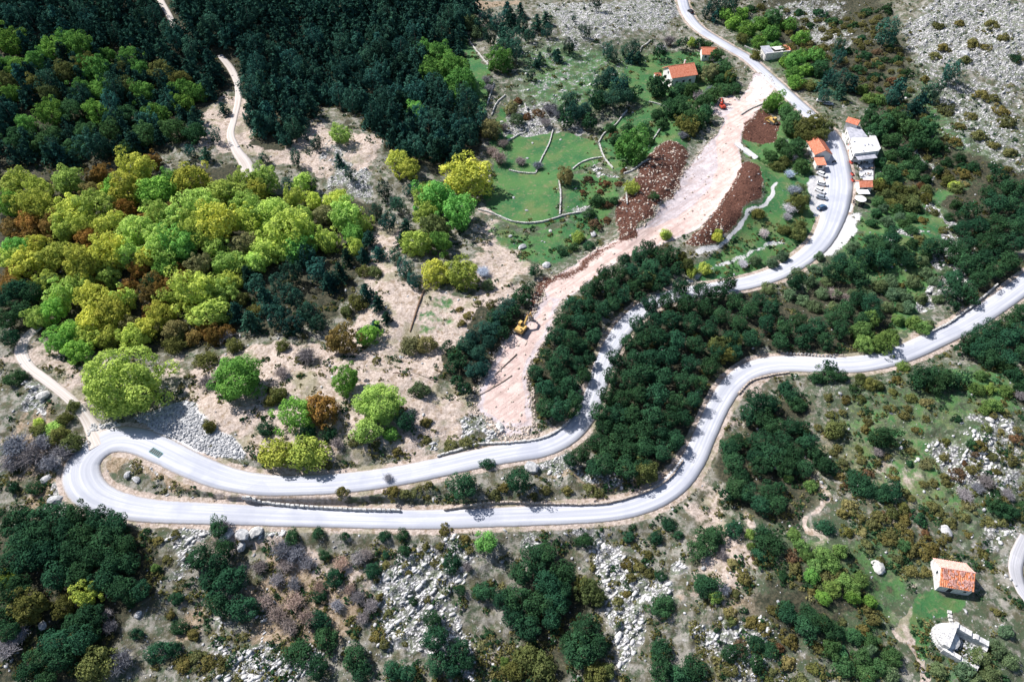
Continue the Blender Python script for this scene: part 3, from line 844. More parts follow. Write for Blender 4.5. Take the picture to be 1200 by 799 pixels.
HC = {'broadleaf_tree': 0.85, 'evergreen_tree': 1.1, 'pine_tree': 0.95, 'bush': 0.5, 'evergreen_bush': .55, 'heath_bush': .25, 'leafless_shrub': .4}
CAT = {'broadleaf_tree': 'tree', 'evergreen_tree': 'evergreen tree', 'pine_tree': 'pine', 'bush': 'bush', 'evergreen_bush': 'evergreen bush', 'heath_bush': 'low bush', 'leafless_shrub': 'leafless shrub'}

COLS = {  # leaf base colours
 'lime': (0.40, 0.54, 0.12), 'yellow': (0.43, 0.50, 0.10), 'bright': (0.19, 0.41, 0.085), 'green': (0.14, 0.30, 0.065), 'midgreen': (0.065, 0.15, 0.060), 'spring': (0.15, 0.25, 0.07),
 'olive': (0.13, 0.15, 0.05), 'tan': (0.24, 0.23, 0.10), 'rust': (0.25, 0.165, 0.05), 'sage': (0.12, 0.18, 0.09), 'dark': (0.028, 0.076, 0.038),
 'pine': (0.026, 0.074, 0.056), 'moss': (0.035, 0.085, 0.038), 'grey': (0.25, 0.24, 0.26), 'white': (0.50, 0.49, 0.53), 'pink': (0.32, 0.26, 0.23), 'heath': (0.155, 0.15, 0.055), 'brown': (0.14, 0.09, 0.05)}
WORD = {'lime': 'lime green', 'yellow': 'yellow-green', 'bright': 'bright green', 'green': 'green', 'midgreen': 'mid green', 'spring': 'fresh green', 'olive': 'olive green', 'tan': 'tan-green',
 'rust': 'rust brown', 'sage': 'grey-green', 'dark': 'dark green', 'pine': 'dark teal-green', 'moss': 'mossy dark green', 'grey': 'grey', 'white': 'whitish', 'pink': 'pinkish tan', 'heath': 'olive-brown', 'brown': 'brown'}
LAND = [('the hairpin bend', 105, 560), ('the dirt track', 55, 445), ('the grey rubble patch', 225, 500), ('the made-up striped grate', 183, 530), ('the big spreading lime tree', 137, 450),
 ('the fallen log', 490, 365), ('the bare pinkish cut', 600, 440), ('the yellow excavator', 617, 380), ('the red excavator', 846, 123), ('the yellow bulldozer', 905, 140),
 ('the orange-roofed white house', 793, 88), ('the orange-roofed cottage', 829, 62), ('the left red-brown soil heap', 765, 215), ('the right red-brown soil heap', 870, 240), ('the white restaurant building', 1010, 172),
 ('the roadside building', 957, 173), ('the old stone house', 1118, 673), ('the chapel ruin', 1120, 748), ('the pale boulder in the scrub', 1028, 664), ('the gravel path', 1192, 660),
 ('the upper road leg', 420, 565), ('the straight lower road leg', 350, 605), ('the middle of the lower road', 560, 607), ('the lower road bend', 800, 560), ('the road beside the grove', 705, 440),
 ('the right-hand road curve', 880, 435), ('the right-hand parapet', 1130, 362), ('the right road end', 1180, 350), ('the upper right rock slope', 1130, 50), ('the upper road bend', 965, 280),
 ('the top end of the upper road', 815, 20), ('the grey outbuilding', 905, 65), ('the forest track', 277, 130), ('the narrow green strip', 560, 90), ('the walled green meadow', 640, 190), ('the lower meadow wall', 610, 262),
 ('the bottom middle limestone patch', 480, 680), ('the lower white limestone patch', 720, 690), ('the dry pinkish slope', 330, 690), ('the bottom left corner', 30, 780), ('the bottom edge, left of centre', 330, 790),
 ('the middle of the bottom edge', 620, 790), ('the bottom edge, right of centre', 850, 785), ('the top left corner', 20, 30), ('the upper stony slope', 660, 80), ('the pale stream of rubble', 1098, 300), ('the right picture edge', 1190, 500),
 ('the left picture edge', 10, 300), ('the upper leg parapet', 600, 522), ('the spur between road legs', 590, 570)]

PLANTS = []     # (kind, colour, px, py, rx_px, ry_px, label or None, group or None)
def T(kind, colr, txt, label=None):
    """list 'x,y,r' or 'x,y,rx,ry' separated by spaces; photo pixels of crown centres"""
    for s in txt.split():
        v = [float(a) for a in s.split(',')]
        PLANTS.append([kind, colr, v[0], v[1], v[2], v[3] if len(v) > 3 else v[2], label, None])
BT, ET, PT, BU, EB, HB, LS = 'broadleaf_tree', 'evergreen_tree', 'pine_tree', 'bush', 'evergreen_bush', 'heath_bush', 'leafless_shrub'

# --- single trees round the clearing
T(BT, 'lime', '137,452,43,36', 'largest lime-green spreading tree, where the dirt track meets the hairpin bend')
T(BT, 'bright', '279,442,28', 'round bright green tree standing alone above the grey rubble patch')
T(BT, 'bright', '352,481,20', 'bright green half of the two-coloured pair above the yellow roadside thicket')
T(BT, 'rust', '376,476,21', 'rust-brown budding tree beside its bright green twin, above the roadside thicket')
T(BU, 'yellow', '325,531,25,22', 'left half of the wide yellow-green thicket at the edge of the upper road leg')
T(BU, 'yellow', '362,531,26,22', 'right half of the wide yellow-green thicket at the edge of the upper road leg')
T(BT, 'bright', '406,446,18', 'bright green small tree at the upper left of the yellow-green round one')
T(BT, 'lime', '441,468,29,24', 'round yellow-green tree in the middle of the clearing above the upper road leg')
T(BU, 'lime', '431,503,20,17', 'low round lime bush just below the yellow-green tree in the clearing')
T(BU, 'green', '457,508,11', 'small green bush touching the right side of the low lime bush')
T(BT, 'bright', '432,393,14', 'small bright green tree alone with a log lying at its foot')
T(BT, 'rust', '396,400,19', 'rust-brown small tree left of the bright green one with the log')
T(BU, 'tan', '480,404,16,13 500,403,15,13')
T(BU, 'sage', '491,455,14,12')
T(ET, 'dark', '474,492,14')
T(EB, 'dark', '311,503,13,11 360,508,12 386,510,11,10')
T(BU, 'olive', '325,463,14 316,470,9 245,500,10')
T(BU, 'olive', '240,420,14,11 205,405,14 130,402,10 325,465,8')
T(LS, 'grey', '243,448,13 262,395,14 360,418,16 395,520,11 330,438,12')
T(HB, 'heath', '350,422,8 415,518,9 385,545,7 440,520,8 500,495,10 528,520,12,8 545,518,12,8 500,515,8 465,530,8 575,358,7 547,370,7 542,378,6 538,362,6 560,355,6 343,385,8 470,480,7')
# --- clump above the clearing
T(BT, 'yellow', '463,187,13 477,197,13')
T(BT, 'yellow', '547,209,26,24', 'round yellow-olive tree at the upper right of the bright clump, next to the meadow')
T(BT, 'bright', '512,232,22 535,250,20')
T(BT, 'lime', '500,232,16')
T(BT, 'olive', '512,268,20')
T(BT, 'lime', '490,285,17,22 500,255,15')
T(BT, 'green', '518,285,14')
T(BT, 'yellow', '510,317,18 541,322,18')
T(LS, 'white', '566,320,11', 'bushy whitish blossoming shrub beside the two round yellow-green trees')
T(BU, 'sage', '572,335,8')
# --- in the shadow of the wood
T(BT, 'green', '494,58,10 512,63,14 508,84,17 533,82,17 540,98,17 533,112,9 585,70,15 525,70,10')
T(BT, 'bright', '489,131,13')
T(BT, 'lime', '399,158,13 418,290,12')
T(BT, 'tan', '574,151,13 600,128,8')
T(LS, 'pink', '585,187,14 610,190,9 577,178,10 590,170,9')
T(BT, 'tan', '663,207,12', 'round tan tree standing in the meadow beside the drystone wall')
# --- upper left light-green trees
T(BT, 'green', '15,52,17 42,75,14 22,78,14 95,58,17 150,66,13 125,65,11 12,75,12 60,60,13 80,50,12 12,112,12')
T(BT, 'olive', '10,97,12 40,100,12 77,85,15 140,82,11 187,85,15 145,105,13 60,110,12')
T(BT, 'green', '115,82,18 120,105,13 218,105,16 165,82,12 95,105,13 170,110,14 215,122,13 232,110,11')
T(BT, 'olive', '213,95,13 100,80,12')
T(BT, 'green', '60,135,15 115,130,15 30,145,12 185,135,15')
T(BT, 'midgreen', '85,130,14 150,135,15 205,150,15 230,155,12 130,155,14 170,160,14 100,155,14 65,160,14 20,165,15 45,170,13 85,175,12 150,178,12')
# --- the lime-green wood
T(BT, 'yellow', '20,215,20 45,245,18 85,250,20 115,240,20 130,265,18 150,225,20 160,205,20 30,312,18 65,300,22 100,310,24 130,298,22 110,350,18 130,370,22 105,382,18 225,215,20 230,345,26,28 245,365,22 190,370,17 100,397,14 260,265,24 12,300,15')
T(BT, 'lime', '50,222,16 80,212,18 160,270,21 240,240,22 265,225,22 310,212,16 325,250,22 340,272,26 230,275,20 75,348,18 310,292,20 285,240,16 300,255,18 205,255,18 405,255,20 395,235,16 185,250,17 190,292,20')
T(BT, 'bright', '12,240,16 185,225,20 20,290,16 215,290,20 195,312,17 60,367,16 85,388,18 70,402,16 205,215,15 345,295,18 415,275,14 90,412,15 130,225,13')
T(BT, 'tan', '285,285,18 378,250,14 205,385,15 155,380,14 235,312,14 110,225,12')
T(BT, 'rust', '35,262,15 150,246,13 60,267,14 105,277,14 165,315,12 220,228,10 175,345,13 12,268,12 115,205,12 10,335,12 210,318,10 195,345,14 65,250,9 250,395,12 180,190,10 110,210,9')
T(BT, 'lime', '285,215,16 265,308,17 300,308,14 385,285,14 420,262,14 355,214,14 160,395,15 215,352,12 45,372,14')
T(PT, 'pine', '345,322,16 330,335,16 357,302,15 371,318,16 386,328,15 398,320,13 312,350,16 325,372,18 345,352,17 360,366,16 374,380,13 292,322,14 277,368,15 292,378,15 345,380,15 300,335,14 338,218,11 365,220,9 408,302,11 425,300,11')
T(PT, 'pine', '262,128,9 252,160,9 318,148,10 348,188,10 372,168,10 302,128,9 398,190,9 240,182,9 335,165,9 410,205,9 310,185,8 222,178,9')
T(PT, 'pine', '430,342,13 442,356,11 452,372,9 476,316,13 485,330,10 456,262,13 466,240,12 470,282,11 443,296,11 432,280,12 450,225,11 480,225,9 440,250,11 462,300,10 440,380,8 475,265,10')
T(BU, 'olive', '418,355,12 405,365,10 275,405,12 330,405,10 440,318,10 428,318,10')
T(ET, 'dark', '20,338,16 40,345,14 8,375,14 12,396,12 25,365,14 5,350,12 55,330,13 180,330,11 50,290,11')
T(BU, 'rust', '40,275,13 85,275,12 130,285,13 175,255,12 180,330,14 195,325,12 150,335,12 120,330,12 55,285,12 25,280,12 205,330,12 180,365,13 215,325,12 240,385,13 265,390,12 225,395,12 145,360,11 200,245,10 245,300,11 15,318,12')
T(BT, 'lime', '150,300,17 180,275,15 205,345,15 95,335,16 60,330,14 145,350,15 265,345,14 290,262,16 250,290,16 125,325,14')
T(BT, 'yellow', '45,290,16 75,272,16 175,300,15 215,255,16 270,330,14 30,240,16 100,265,15 170,385,15 125,395,14')
T(BT, 'lime', '280,310,14 262,335,13 300,285,15 315,270,14 335,295,15 365,280,13 355,255,13 370,235,12')
T(BT, 'yellow', '250,240,14 300,225,14 345,235,13')
T(BU, 'olive', '260,370,13 235,375,12 300,365,10 285,350,11 270,350,11 185,385,12 140,385,12 210,395,12')
# --- pair lines beside the cut and the groves
T(ET, 'pine', '523,406,9 530,430,9 535,445,9 545,455,10 533,415,10 545,405,12 555,395,11 560,415,12 565,430,11 553,435,11 572,400,11 567,385,11 580,385,11 583,370,11 592,372,10 595,358,11 603,362,10 607,347,10 615,350,9 618,338,9 590,388,9 577,372,9 540,425,9')
T(ET, 'dark', '627,318,9', 'lone slim dark pine at the tip of the row left of the bare cut')
T(ET, 'dark', '630,437,12 640,455,13 655,480,15 640,478,13 670,478,12 648,430,13 665,448,13 660,415,13 675,425,12 685,440,11 650,395,13 668,395,12 680,405,12 695,395,11 660,375,12 678,378,12 695,375,12 672,355,12 690,355,12 705,362,12 718,355,11 688,338,11 702,335,11 716,338,12 730,345,11 742,335,11 710,320,11 725,320,11 740,315,12 755,325,11 732,303,11 748,300,12 762,290,11 763,310,12 778,302,12 790,298,10 778,322,11 792,315,10 770,335,9 652,460,11 672,465,11 750,347,9 655,440,12 690,420,10 640,415,9')
T(BT, 'olive', '760,330,9 798,302,9 805,310,9')
T(ET, 'dark', '668,538,11 682,533,12 695,545,13 712,545,15 735,548,15 715,525,15 700,515,13 735,528,15 757,545,13 755,525,14 775,530,13 710,500,14 730,508,15 752,505,15 775,508,14 792,515,12 704,482,13 722,485,14 743,485,15 765,488,15 786,490,14 803,492,12 712,463,13 730,465,14 750,462,15 772,465,15 792,468,14 812,470,12 716,440,13 735,443,14 756,440,15 778,443,15 800,446,14 820,448,12 722,420,12 742,420,14 762,418,15 785,420,15 806,425,13 832,430,12 735,400,12 753,398,13 772,395,14 794,398,14 817,403,13 840,410,12 748,380,12 767,376,13 788,374,14 810,378,13 832,385,13 855,395,12 762,358,12 782,353,13 803,355,13 825,360,13 847,368,13 868,378,12 798,336,12 820,338,13 842,342,13 856,332,12 860,352,12 880,362,12 890,350,11 905,360,12 900,380,13 880,395,12 862,412,11 920,385,13 935,375,12 945,390,13 915,400,11 960,380,12 975,372,12 990,362,13 985,385,12 965,398,11 1005,350,13 1020,355,13 1025,370,11 1010,375,11 940,400,10')
T(BT, 'olive', '838,405,11 850,413,12 860,400,10 758,553,15')
T(ET, 'dark', '932,330,12', 'dark evergreen alone beside the pale upper road, above the right grove')
T(ET, 'dark', '975,318,12 985,305,12 1000,315,13 1015,300,14 1030,290,14 1045,280,13 1035,305,13 1055,295,12 1020,282,11 1088,288,12 1098,292,9 1065,305,11 1010,330,10')
T(BT, 'spring', '1008,388,13 1022,375,10 1035,398,13 1015,402,11')
T(BU, 'spring', '1053,375,10 1070,378,12 1082,385,11 1045,395,11 1030,405,10')
T(ET, 'dark', '1115,340,13 1120,325,13 1135,338,13 1150,325,14 1135,310,14 1155,305,14 1170,315,14 1185,305,14 1120,295,13 1135,285,14 1155,283,14 1175,285,14 1192,288,13 1150,262,13 1170,262,14 1190,265,14 1130,265,11 1165,240,13 1185,240,14 1180,218,12 1195,222,12 1140,245,10 1128,250,9 1160,225,11 1172,205,10 1120,358,8 1140,350,9 1200,250,12')
T(ET, 'dark', '1135,400,12 1150,392,13 1167,385,13 1185,375,14 1200,365,12 1145,412,12 1163,407,14 1182,398,14 1200,390,13 1160,420,12 1180,418,13 1198,412,13 1128,408,9')
# --- upper right hillside
T(PT, 'pine', '1038,42,17', 'large dark pine left of the grey scree patch at the top right')
T(PT, 'pine', '1113,88,14', 'single dark pine in the middle of the stony slope at the right')
T(PT, 'pine', '1092,106,15 1080,120,15 1070,132,12 1050,108,15 985,55,10 982,70,9 988,95,13 975,92,11 965,100,10 1000,100,11 985,108,10 965,113,10 1045,118,9')
T(BU, 'spring', '1020,115,10 1030,118,9 1010,105,9')
T(BU, 'green', '860,28,12 875,35,12 890,28,12 905,40,12 850,18,10 870,15,10 890,50,10 910,55,9 925,30,11 940,45,11 925,72,12 930,88,11 945,82,12 940,65,10 955,65,11')
T(BT, 'green', '930,72,12 908,118,11 932,97,9')
T(BT, 'midgreen', '905,22,12 960,80,11 1035,145,13 1050,140,12 1025,155,11 1065,150,12 1045,165,11 1085,150,12 1075,165,11 1020,140,11 1095,170,10 1060,178,10')
T(PT, 'pine', '835,5,11 848,8,12 858,3,11 828,15,8 838,20,8')
T(HB, 'moss', '880,10,9 935,15,9 960,15,9 975,25,9 950,30,8 1000,30,9 1015,15,9 1040,12,9 1010,45,9 995,60,8 1015,65,9 1005,80,9 1030,75,8 1050,70,9 1025,90,9 1060,85,8')
T(HB, 'heath', '1100,30,10 1125,28,8 1162,28,9 1175,45,8 1140,50,10 1130,70,9 1155,55,7 1190,68,8 1150,110,11 1165,115,9 1110,130,11 1140,138,9 1125,148,10 1145,158,11 1175,130,10 1180,145,11 1165,170,10 1185,180,10 1120,165,9 1095,65,9 1105,55,9 1083,92,8')
T(EB, 'dark', '1190,68,7')
T(BU, 'olive', '1040,230,11 1055,235,12 1070,240,12 1065,225,10 1050,220,9 1030,218,10 1085,232,10 1120,220,9 1112,212,9')
T(BU, 'lime', '1118,218,8 1030,215,8')
T(BU, 'sage', '1040,260,9 1055,255,8 1035,245,8 1085,320,9 1070,330,10 1055,345,9 1080,305,8 1100,350,8 1045,330,11 1110,320,9 1065,360,10 1030,335,10 1080,350,10 1095,330,8')
T(HB, 'heath', '1080,258,8 1078,280,8 1110,205,9 1095,250,8 1055,335,8 1070,300,7 1105,270,7 1130,205,9')
# --- round the houses
T(BT, 'dark', '773,104,13', 'dark green round tree just below the orange-roofed white house')
T(EB, 'dark', '815,82,10 800,104,11 790,108,9 700,115,12')
T(BT, 'midgreen', '812,105,11 822,120,12 835,112,11 800,130,11 812,140,12 825,135,11 785,128,10 770,135,9 795,118,9')
T(LS, 'grey', '820,115,11 833,108,9 843,77,8 836,70,8 784,50,10 775,58,9 645,130,12 800,160,9')
T(BT, 'tan', '831,88,10 838,82,8')
T(BT, 'olive', '807,148,11 800,143,9 853,92,8')
T(BT, 'midgreen', '848,80,9 838,66,8 856,92,8 862,104,7 850,105,8 843,92,8 828,54,6')
T(ET, 'dark', '799,50,8 820,50,7 773,60,9')
T(BT, 'yellow', '811,50,6', 'small yellow conifer between dark trees above the orange-roofed cottage')
T(BT, 'green', '741,175,20', 'big round green tree between the drystone walls left of the soil heap')
T(BT, 'yellow', '741,221,8', 'little round yellow-green tree on the edge of the left soil heap')
T(BU, 'midgreen', '722,165,9 715,150,8 755,150,9 775,145,9 760,165,9 735,150,8 700,235,10 690,250,9 720,235,8')
T(HB, 'brown', '710,215,7 690,210,7 703,225,6 725,215,6 713,240,7 697,262,10 683,225,6 730,200,6 722,162,7 712,258,6')
T(BU, 'yellow', '678,278,9')
T(EB, 'moss', '690,287,8 658,294,8 672,290,7 735,150,6 770,95,6')
T(ET, 'pine', '708,100,13 715,88,12 728,100,13 735,112,12 720,115,13 700,118,11 742,108,10')
T(ET, 'pine', '670,118,12 672,133,13 685,128,12 665,140,10 690,142,11 660,128,9')
T(PT, 'pine', '712,60,9 718,66,9 733,62,9 745,58,9 748,68,8 739,68,8')
T(PT, 'pine', '590,40,12 600,50,13 605,62,12 590,60,12 612,30,11 628,28,10 640,22,9 600,25,12 620,42,10 575,45,11 642,38,8 583,28,11 595,12,11 610,12,9 560,30,10 570,22,10')
T(PT, 'pine', '622,88,7', 'small lone dark pine lowest on the upper stony slope')
T(PT, 'pine', '688,38,7 680,33,4 633,70,8 628,75,6 653,65,8 667,55,10 643,60,4 699,5,9 672,22,4 650,62,4')
T(LS, 'grey', '573,105,8 640,145,9 655,135,10 570,95,8 590,150,8 608,190,6 630,195,9')
T(HB, 'brown', '630,132,8 617,138,7 645,128,7 608,118,7')
T(BU, 'sage', '550,28,12 558,38,10 605,140,9 540,28,9')
T(EB, 'moss', '768,230,7')
# --- between upper road and heap
T(BT, 'olive', '940,152,13 953,145,13 965,150,11 947,161,11 960,160,10', )
T(BT, 'midgreen', '930,140,11 920,135,10 925,150,10 935,170,11 925,180,10 915,170,9 905,185,9 940,195,9')
T(BT, 'green', '901,124,8 920,128,8')
T(BU, 'olive', '930,155,9 918,190,9 888,250,9 912,195,9 920,270,9 935,275,10 938,265,9')
T(BT, 'olive', '935,240,11,14')
T(LS, 'white', '930,225,11 925,205,9 925,245,11 895,275,9 922,255,8 918,168,7 928,185,8 870,310,8')
T(BU, 'sage', '938,222,9 943,230,8 885,305,8 918,300,9 905,308,9')
T(BU, 'yellow', '780,275,9 840,278,8 825,315,9 810,318,9 842,272,6')
T(BU, 'sage', '950,330,9 965,345,9 955,360,9 925,345,10 940,352,9 980,345,9 1000,290,9 900,338,9 1020,345,8 1045,345,9 1090,380,7')
T(LS, 'pink', '975,345,10 990,350,8')
# --- right of the road: dark thicket
T(ET, 'dark', '888,468,17 903,475,12 880,485,14 895,492,14', )
T(EB, 'dark', '920,453,10 930,465,12 935,475,11')
T(ET, 'moss', '855,525,12 865,515,12 858,540,13 870,555,12 862,572,13 875,578,12 852,580,10')
T(ET, 'dark', '890,515,15 905,530,15 895,545,14 918,518,14 930,530,14 922,545,14 945,520,13 958,532,13 940,545,12 968,545,12 885,535,13 905,500,13 925,500,12 940,500,10 900,575,14 910,590,13 893,592,12 915,572,10 975,548,9')
T(BU, 'spring', '950,570,9 925,560,8')
T(EB, 'dark', '970,438,15,12', 'wide dark evergreen bush directly below the right-hand road, with a taller tip')
T(ET, 'dark', '972,428,9')
T(EB, 'dark', '955,443,9 988,442,9')
T(BU, 'olive', '978,503,14 942,505,8 1020,450,9 1030,452,9 1008,442,7')
T(EB, 'dark', '1035,512,18', 'large round dark evergreen bush alone on the rocky scrub below the right-hand road')
T(EB, 'dark', '1008,565,17 1018,572,14 1045,575,14 1032,578,12')
T(ET, 'moss', '1082,440,14 1095,438,14 1108,442,13 1075,448,11 1098,450,12 1118,448,11 1128,442,10')
T(BU, 'spring', '1060,430,8 1165,475,10 1155,480,8')
T(BU, 'spring', '1145,455,10 1160,455,9 1178,458,9 1150,440,8')
T(BU, 'moss', '1190,440,12 1180,430,12 1195,455,11')
T(EB, 'moss', '1178,597,14,10 1165,590,10 1190,600,9')
T(LS, 'grey', '1155,565,13 1130,580,13 1145,572,11 1028,530,9 1195,465,9 1180,580,10')
# --- more cover beside the restaurant and under the upper road
T(BU, 'midgreen', '1032,190,9 1042,200,9 1035,212,9 1050,205,9 1060,195,9 1070,205,9 1045,182,9 1060,180,8 1072,188,9 1030,238,9 1028,250,9 1050,245,9 1060,262,8 1022,262,8 1068,255,8 1045,272,9 1070,270,8')
T(BU, 'moss', '1080,195,8 1100,200,8 1085,210,7 1110,190,8 1125,185,8 1140,195,8 1120,240,8 1112,255,7 1075,245,8 1118,268,7 1112,285,8 1070,285,8 1085,300,8 1115,305,7')
T(BU, 'sage', '935,320,8 955,315,8 930,332,8 970,330,8 945,355,7 1000,345,8 1012,340,8 960,300,7 1040,360,9 1055,360,8 1062,350,8 975,360,7')
T(BU, 'olive', '925,30,8 870,45,8 885,65,8 950,100,9 935,100,8 960,60,8 920,60,8 1070,225,9 1085,222,8 1045,240,9')
# --- lower right scrub
T(EB, 'dark', '967,617,12', 'compact round dark bush standing on the pale stony strip at the lower right')
T(BU, 'spring', '965,650,12 985,645,12 975,660,12 955,663,10 990,680,12 975,690,11 1000,690,11 1010,680,10')
T(BU, 'spring', '940,640,11 930,625,9 945,650,9 880,625,8')
T(BU, 'green', '950,675,10 1000,700,10 1020,705,10 965,700,10')
T(EB, 'dark', '925,720,14 945,735,17 965,730,16 980,740,13 950,718,12')
T(BU, 'midgreen', '975,760,14 990,780,14 1010,770,13 1030,780,13 1045,770,12 1020,750,12 1000,745,11 1060,640,9 985,765,11 1015,790,12')
T(BU, 'sage', '1020,760,10 1045,790,11 1150,770,12 1170,760,11 1130,785,12 1160,790,12 1185,775,12 1140,795,10 1180,740,10 1100,785,10')
# --- below the lower road
T(ET, 'dark', '541,568,19', 'larger dark evergreen between the two road legs, left of its smaller neighbour')
T(ET, 'dark', '606,560,17', 'smaller dark evergreen between the two road legs, right of the larger one')
T(EB, 'dark', '571,543,10,9 210,736,12,10 207,701,9')
T(ET, 'green', '571,635,16', 'fresh green round tree just under the lower road in the middle')
T(EB, 'dark', '530,660,13', 'round green bush with a visible stem between white slabs and the fresh green tree')
T(EB, 'dark', '539,690,9 566,692,15 255,618,13 341,629,11 372,623,8 380,651,8 404,628,6 450,627,8 473,626,8 474,645,8 452,650,5 437,667,12 485,705,6 685,633,11 737,630,7 769,630,10 782,613,9 795,627,7')
T(ET, 'dark', '232,655,17 255,660,18 268,678,20 245,680,16 285,708,19 255,708,17 262,640,13')
T(EB, 'dark', '393,677,13 375,700,10 373,725,14 350,762,17 383,748,17 372,782,15 415,770,17 422,785,14 460,785,14 475,788,13')
T(ET, 'dark', '508,727,14 508,750,17 540,762,15 512,780,16 532,785,13 548,775,12')
T(ET, 'dark', '625,652,17 640,645,14 660,672,16 612,675,16 640,680,18 605,700,17 625,705,18 650,700,16 600,722,15 622,732,18 645,728,14 590,700,13 658,708,12 660,690,14')
T(ET, 'dark', '685,732,20 682,765,21 700,755,15 668,755,14')
T(BU, 'olive', '615,770,18 635,780,16 600,785,14 698,790,18 712,785,13')
T(BT, 'olive', '691,693,14 683,685,10 702,700,10')
T(EB, 'moss', '830,634,17 818,643,14 838,625,14 829,686,17,14 822,680,12 773,760,14')
T(EB, 'dark', '777,709,17,14 774,674,9 860,619,13 903,635,17 890,650,10 895,625,11 775,785,19 812,785,18 795,790,15 858,764,14 888,752,13,10 900,760,10')
T(BU, 'spring', '838,700,9 592,775,8')
T(LS, 'grey', '846,650,9 848,690,10 330,645,16 345,650,15 335,662,13 360,660,12 325,680,13 345,685,12 305,665,12 420,700,12 435,710,11 395,710,10 548,665,8 425,725,10 265,617,9 455,560,8')
T(LS, 'pink', '325,720,17 345,705,16 360,725,16 340,735,14 310,705,15 375,690,12 420,655,13 400,660,12 430,650,11 410,690,10')
T(BU, 'spring', '182,665,7 880,640,7')
T(HB, 'heath', '185,632,8 205,625,7 172,690,8 200,720,8 225,745,9 230,770,12 245,775,11 215,780,12 260,775,9 195,655,7 400,575,9 460,575,11 475,577,9 485,578,8 520,622,8 545,630,7 590,570,9 580,580,10 640,575,8 625,580,7 665,575,9 690,572,9 700,578,8 455,718,8 445,700,7 440,745,9 450,755,8 415,745,7 500,640,7 510,660,6 515,640,6 550,645,6 735,660,9 750,665,9 760,672,9 740,675,8 700,725,8 725,705,9 735,695,7 760,650,6 745,640,5')
# --- bottom left shade
T(ET, 'dark', '15,612,20 40,608,20 65,603,18 90,602,17 115,605,17 135,612,16 25,632,20 50,630,20 75,625,19 100,625,18 125,632,18 145,640,15 10,655,19 35,655,20 60,650,20 85,648,19 110,652,19 132,658,18 150,662,14 20,690,20 65,675,18 95,675,18 120,680,17 145,688,18 165,690,12 155,700,12 5,725,16 85,730,16 105,722,18 65,750,18 90,750,19 45,770,18 70,775,18 30,790,16 55,795,14 10,740,14 110,740,12')
T(BT, 'lime', '103,697,18,15', 'bright yellow-green tree surrounded by dark evergreens at the lower left')
T(BT, 'olive', '78,710,13')
T(BT, 'olive', '38,714,20,22')
T(BT, 'lime', '5,678,11')
T(BU, 'olive', '115,778,26,22', 'big olive bush mixed with grey twigs at the bottom left')
T(LS, 'grey', '143,775,21', 'big grey leafless shrub right of the olive bush at the bottom left')
T(LS, 'grey', '10,760,18 25,745,13 125,720,10 130,735,12')
T(EB, 'dark', '185,762,16,13 205,760,10 40,572,12,9 15,572,9 160,742,9')
T(LS, 'grey', '20,525,22 40,535,20 60,545,16 75,530,15 15,545,16 50,520,16')
T(BU, 'olive', '85,520,13 70,510,12 45,505,11 75,490,10 85,475,9')
T(BU, 'lime', '62,500,13,9 45,495,7')
T(EB, 'moss', '15,445,11 25,440,8')

def region_fill(poly, spacing, seed):
    """world points scattered with the given spacing inside a photo-pixel outline"""
    w_ = at([p[0] for p in poly], [p[1] for p in poly])
    r = np.random.default_rng(seed)
    x0, x1, y0, y1 = w_[:, 0].min(), w_[:, 0].max(), w_[:, 1].min(), w_[:, 1].max()
    gx = np.arange(x0, x1, spacing); gy = np.arange(y0, y1, spacing * .87)
    X, Y = np.meshgrid(gx, gy); X[1::2] += spacing / 2
    X = X + r.uniform(-.33, .33, X.shape) * spacing; Y = Y + r.uniform(-.33, .33, Y.shape) * spacing
    m = inside([(a[0], a[1]) for a in w_], X, Y)
    return X[m], Y[m]
def off_road(x, y, marg):
    return (bil(D1, x, y) > marg) & (bil(D2, x, y) > marg * .5)

# ---- the dark pine wood at the upper left
pine_pts = []
X, Y = region_fill(FOREST_TL, 6.2, 5)
ok = off_road(X, Y, 4.0)
X, Y = X[ok], Y[ok]
lights = [(p[2], p[3], p[4]) for p in PLANTS if p[0] == BT and p[3] < 180 and p[2] < 620]
pq = project(X, Y, height(X, Y) + 3)
keep = np.ones(len(X), bool)
for a, b, c_ in lights:
    keep &= ~((np.abs(pq[0] - a) < c_ * .8) & (np.abs(pq[1] - b) < c_ * .8))
X, Y = X[keep], Y[keep]
pr_ = np.random.default_rng(77)
sz = pr_.uniform(3.0, 5.6, len(X))
d_ = Y * CT + (CAMZ - height(X, Y)) * ST
order = np.argsort(-(sz / d_))
N_SINGLE = 192
WOOD_LABEL = 'dark teal-green pine in the dense shaded wood at the upper left'
FAR = []
for n_, k in enumerate(order):
    if n_ < N_SINGLE:
        PLANTS.append([PT, 'pine', X[k], Y[k], sz[k], sz[k], WOOD_LABEL, 'pines of the dense wood', True])
    else:
        FAR.append((X[k], Y[k], sz[k]))

